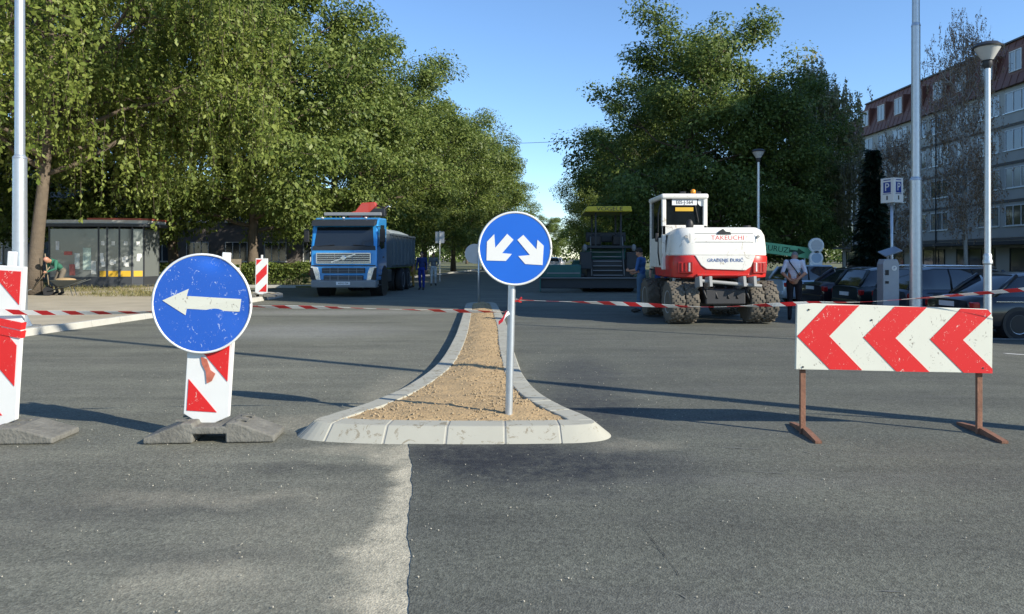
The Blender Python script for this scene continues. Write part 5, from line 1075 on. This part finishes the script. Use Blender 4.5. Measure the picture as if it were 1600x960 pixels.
# ------------------------------------------------------------------ people
SKIN = mat('skin', (0.42, 0.22, 0.14), .55); HAIRD = mat('hair_dark', (0.02, 0.015, 0.012), .7); HAIRG = mat('hair_grey', (0.2, 0.19, 0.18), .7); SHOE = mat('shoe_dark', (0.02, 0.018, 0.016), .6)
def person(label, loc, rz, pose, top, trousers, hair=HAIRD, sleeves='short', shoes=SHOE, scale=1.0, cap=None):
    """faces +y; pose overrides joints"""
    J = dict(pel=(0, 0, .96), spi=(0, .0, 1.14), che=(0, 0, 1.34), nec=(0, .0, 1.50), hea=(0, .025, 1.63))
    for s, n_ in ((-1, 'l'), (1, 'r')):
        J.update({n_ + 'sh': (s * .185, 0, 1.43), n_ + 'el': (s * .235, -.03, 1.15), n_ + 'wr': (s * .245, .06, .91), n_ + 'ha': (s * .24, .085, .82), n_ + 'hi': (s * .095, 0, .93), n_ + 'kn': (s * .10, .02, .50), n_ + 'an': (s * .105, -.02, .085), n_ + 'to': (s * .125, .16, .035)})
    J.update(pose); J = {k: Vector(v) for k, v in J.items()}
    mb = MB(); bones = []
    def cap_(a, ra, b_, rb, mt):
        a, b_ = J[a] if isinstance(a, str) else a, J[b_] if isinstance(b_, str) else b_
        mb.tube([a, a.lerp(b_, .5), b_], [ra, (ra + rb) / 2, rb], 10); mb.ell(a, (ra,) * 3, None, 10, 6); mb.ell(b_, (rb,) * 3, None, 10, 6); bones.append((a, b_, mt))
    def ori(a, b_):
        z = (J[b_] - J[a]).normalized(); x = (J['rsh'] - J['lsh']).normalized(); y = z.cross(x).normalized(); x = y.cross(z); return Matrix((x, y, z)).transposed()
    M = ori('spi', 'che'); M2 = ori('pel', 'spi'); H = ori('nec', 'hea')
    mb.ell(J['che'], (.185, .115, .18), M, 14, 8); mb.ell(J['spi'], (.155, .11, .17), M, 14, 8); mb.ell(J['pel'], (.165, .12, .13), M2, 14, 8)
    bones += [(J['spi'], J['che'] + (J['che'] - J['spi']) * .6, 0), (J['lsh'], J['rsh'], 0), (J['spi'], J['spi'].lerp(J['pel'], .45), 0), (J['pel'], J['pel'].lerp(J['spi'], .2), 1), (J['lhi'], J['rhi'], 1)]
    cap_('nec', .055, J['nec'].lerp(J['hea'], .5), .055, 2)
    hd = J['hea']; mb.ell(hd, (.075, .092, .115), H, 14, 10); mb.ell(hd + H @ Vector((0, .045, -.06)), (.05, .05, .055), H, 10, 6); bones.append((hd, hd + H @ Vector((0, .0, .05)), 2))
    mb.ell(hd + H @ Vector((0, .098, -.015)), (.013, .02, .024), H, 8, 6)
    for s in (-1, 1): mb.ell(hd + H @ Vector((s * .078, -.005, -.01)), (.012, .02, .03), H, 8, 6)
    for n_ in 'lr':
        cap_(n_ + 'sh', .062, n_ + 'el', .046, 0); cap_(n_ + 'el', .044, n_ + 'wr', .031, 0 if sleeves == 'long' else 2); cap_('che', .09, n_ + 'sh', .066, 0)
        cap_(n_ + 'hi', .098, n_ + 'kn', .068, 1); cap_(n_ + 'kn', .066, n_ + 'an', .05, 1); cap_(n_ + 'an', .05, n_ + 'to', .042, 3)
        w_, h_ = J[n_ + 'wr'], J[n_ + 'ha']; d = (h_ - w_).normalized(); sd = d.cross(Vector((1 if n_ == 'r' else -1, .2, 0))).normalized(); nn = d.cross(sd)
        Mh = Matrix((sd, nn, d)).transposed(); mb.ell(w_.lerp(h_, .65), (.04, .018, .055), Mh, 10, 6); bones.append((w_.lerp(h_, .2), h_ + d * .08, 2))
        for k in range(4):
            b0 = h_ + sd * (.03 - .02 * k) - d * .01; L = (.055, .07, .066, .05)[k]; mb.tube([b0, b0 + d * L * .6, b0 + d * L + nn * .02], [.0105, .0095, .008], 6)
        b0 = w_.lerp(h_, .5) + sd * .03; mb.tube([b0, b0 + sd * .03 + d * .03, b0 + sd * .035 + d * .065], [.013, .011, .009], 6)
    src = bpy.data.objects.new('tmp', mb.mesh('tmp')); C.objects.link(src)
    rm = src.modifiers.new('r', 'REMESH'); rm.mode = 'VOXEL'; rm.voxel_size = .013; sm = src.modifiers.new('s', 'SMOOTH'); sm.iterations = 3; sm.factor = .4
    dg = bpy.context.evaluated_depsgraph_get(); me = bpy.data.meshes.new_from_object(src.evaluated_get(dg)); bpy.data.objects.remove(src); me.name = 'body'
    n = len(me.polygons); ct = np.empty(n * 3); me.polygons.foreach_get('center', ct); ct = ct.reshape(-1, 3); best = np.full(n, 1e9); mi = np.zeros(n, dtype=np.int32)
    for a, b_, mt in bones:
        a, b_ = np.array(a), np.array(b_); ab = b_ - a; tt = np.clip(((ct - a) @ ab) / (ab @ ab + 1e-9), 0, 1); dd = np.linalg.norm(ct - (a + tt[:, None] * ab), axis=1); k = dd < best; best[k] = dd[k]; mi[k] = mt
    for m_ in (top, trousers, SKIN, shoes): me.materials.append(m_)
    me.polygons.foreach_set('material_index', mi); me.polygons.foreach_set('use_smooth', [True] * n)
    t = thing('person', label, 'person', loc, rz); t.scale = (scale,) * 3
    o = bpy.data.objects.new('body', me); C.objects.link(o); o.parent = t
    hm = MB(); hm.ell(hd + H @ Vector((0, -.018, .03)), (.083, .093, .1), H, 16, 10); hm.build('hair', cap or hair, t, True)
    for s in (-1, 1): MB().ell(hd + H @ Vector((s * .03, .084, .012)), (.011, .008, .007), H, 8, 6).build('eye', BLACK, t, True)
    MB().ell(hd + H @ Vector((0, .088, -.06)), (.022, .008, .005), H, 8, 4).build('mouth', mat('lips', (0.3, 0.1, 0.08)), t, True)
    return t, J
def cloth(n, c): return mat(n, c, .9, 0, .22, 7, .35, 18)
# man in white shirt, seen from behind, hands behind his back
b = (6.95, 18.2)
t, J = person('man in a white shirt and dark trousers with a strap across his back', (b[0], b[1], gz(b[0]) + .006), R(-25), dict(hea=(0, .13, 1.565), nec=(0, .03, 1.50), lel=(-.27, -.10, 1.17), lwr=(-.10, -.17, 1.0), lha=(-.02, -.18, .96), rel=(.27, -.10, 1.17), rwr=(.10, -.17, 1.02), rha=(.03, -.19, .99)), cloth('shirt_white', (0.55, 0.60, 0.68)), cloth('trousers_black', (0.012, 0.012, 0.016)), HAIRG)
MB().tube([(-.13, .02, 1.50), (-.09, -.115, 1.42), (.03, -.135, 1.25), (.15, -.10, 1.06), (.17, .0, 1.0)], .014, 6).build('shoulder_strap', BLACK, t, True)
# man in blue by the excavator
person('man in a blue shirt and jeans standing left of the excavator', (3.5, 20.0, .006), R(60), dict(lel=(-.24, .05, 1.15), lwr=(-.16, .27, 1.12), lha=(-.12, .36, 1.14), rel=(.24, .03, 1.15), rwr=(.17, .25, 1.05), rha=(.13, .33, 1.06), hea=(0, .06, 1.62), rkn=(.1, .1, .5), ran=(.1, .12, .085), rto=(.12, .3, .035)), cloth('shirt_blue', (0.045, 0.12, 0.30)), cloth('jeans', (0.07, 0.13, 0.20)))
person('man in a dark vest and blue trousers behind the excavator tyres', (4.3, 21.3, .006), R(150), dict(che=(0, .12, 1.30), nec=(0, .2, 1.42), hea=(0, .28, 1.53), lsh=(-.185, .14, 1.37), rsh=(.185, .14, 1.37), lel=(-.25, .2, 1.1), lwr=(-.2, .36, .95), lha=(-.17, .43, .92), rel=(.25, .2, 1.1), rwr=(.2, .36, .95), rha=(.17, .43, .92)), cloth('vest_dark', (0.03, 0.03, 0.035)), cloth('trousers_blue', (0.02, 0.06, 0.22)))
# workers beside the truck
person('worker in dark blue overalls walking beside the blue truck', (-4.15, 34.0, 0), R(175), dict(lkn=(-.1, .08, .5), lan=(-.1, .1, .085), lto=(-.12, .28, .035), ran=(.1, -.15, .1), rto=(.12, .03, .035)), cloth('overall_top', (0.02, 0.035, 0.12)), cloth('overall_blue', (0.012, 0.03, 0.20)), sleeves='long')
person('worker in white trousers beyond the truck near the small post sign', (-4.15, 39.0, 0), R(190), dict(hea=(0, .08, 1.6), lel=(-.26, .08, 1.17), lwr=(-.16, .26, 1.05), lha=(-.13, .34, 1.05), lan=(-.12, -.12, .09), lto=(-.13, .06, .035)), cloth('shirt_grey', (0.12, 0.13, 0.13)), cloth('trousers_white', (0.45, 0.47, 0.46)), sleeves='long')
person('worker in ochre trousers right behind the truck wheels', (-4.85, 36.3, 0), R(100), dict(hea=(0, .07, 1.61)), cloth('shirt_dark_green', (0.03, 0.05, 0.05)), cloth('trousers_ochre', (0.28, 0.17, 0.04)))
# bending worker by the tree with a shovel
wloc = (-16.55, 27.0, .125)
t, J = person('worker in a green jacket bending over a shovel beside the big tree', wloc, R(155), dict(pel=(0, -.12, .88), spi=(0, .03, 1.04), che=(0, .2, 1.18), nec=(0, .33, 1.25), hea=(0, .44, 1.27), lsh=(-.19, .24, 1.22), rsh=(.19, .24, 1.22), lel=(-.27, .3, .95), lwr=(-.12, .5, .85), lha=(-.06, .56, .82), rel=(.29, .22, .95), rwr=(.17, .42, .72), rha=(.1, .49, .70), lhi=(-.1, -.1, .86), rhi=(.1, -.1, .86), lkn=(-.15, .08, .47), rkn=(.15, .05, .47), lan=(-.17, -.04, .085), ran=(.17, -.06, .085), lto=(-.2, .13, .035), rto=(.2, .11, .035)), cloth('jacket_green', (0.03, 0.13, 0.085)), cloth('trousers_khaki', (0.13, 0.11, 0.085)), HAIRG, 'long', cap=mat('scalp', (0.42, 0.2, 0.14), .5))
sv = thing('shovel', 'long handled shovel held by the bending worker', 'shovel', wloc, R(155))
MB().tube([(-.25, .5, 1.02), (0, .53, .76), (.55, .62, .18)], .017, 8).build('handle', WOOD, sv, True)
MB().loft([[Vector(p) for p in ((.5, .52, .22), (.56, .72, .22), (.57, .72, .2), (.51, .52, .2))], [Vector(p) for p in ((.76, .5, .012), (.82, .74, .012), (.82, .74, .0), (.76, .5, .0))]]).build('blade', GALV, sv)
sp = thing('spade', 'rusty spade leaning against the big tree trunk', 'spade', (-16.75, 26.65, .125), R(10))
MB().tube([(0.05, 0, .3), (-.12, .1, 1.5)], .018, 8).build('handle', WOOD, sp, True); MB().box((.08, -.02, .15), (.24, .015, .32), 0, Euler((R(-8), R(-8), 0)).to_matrix()).build('blade', mat('rusty_steel', (0.27, 0.125, 0.075)), sp, False, .01)
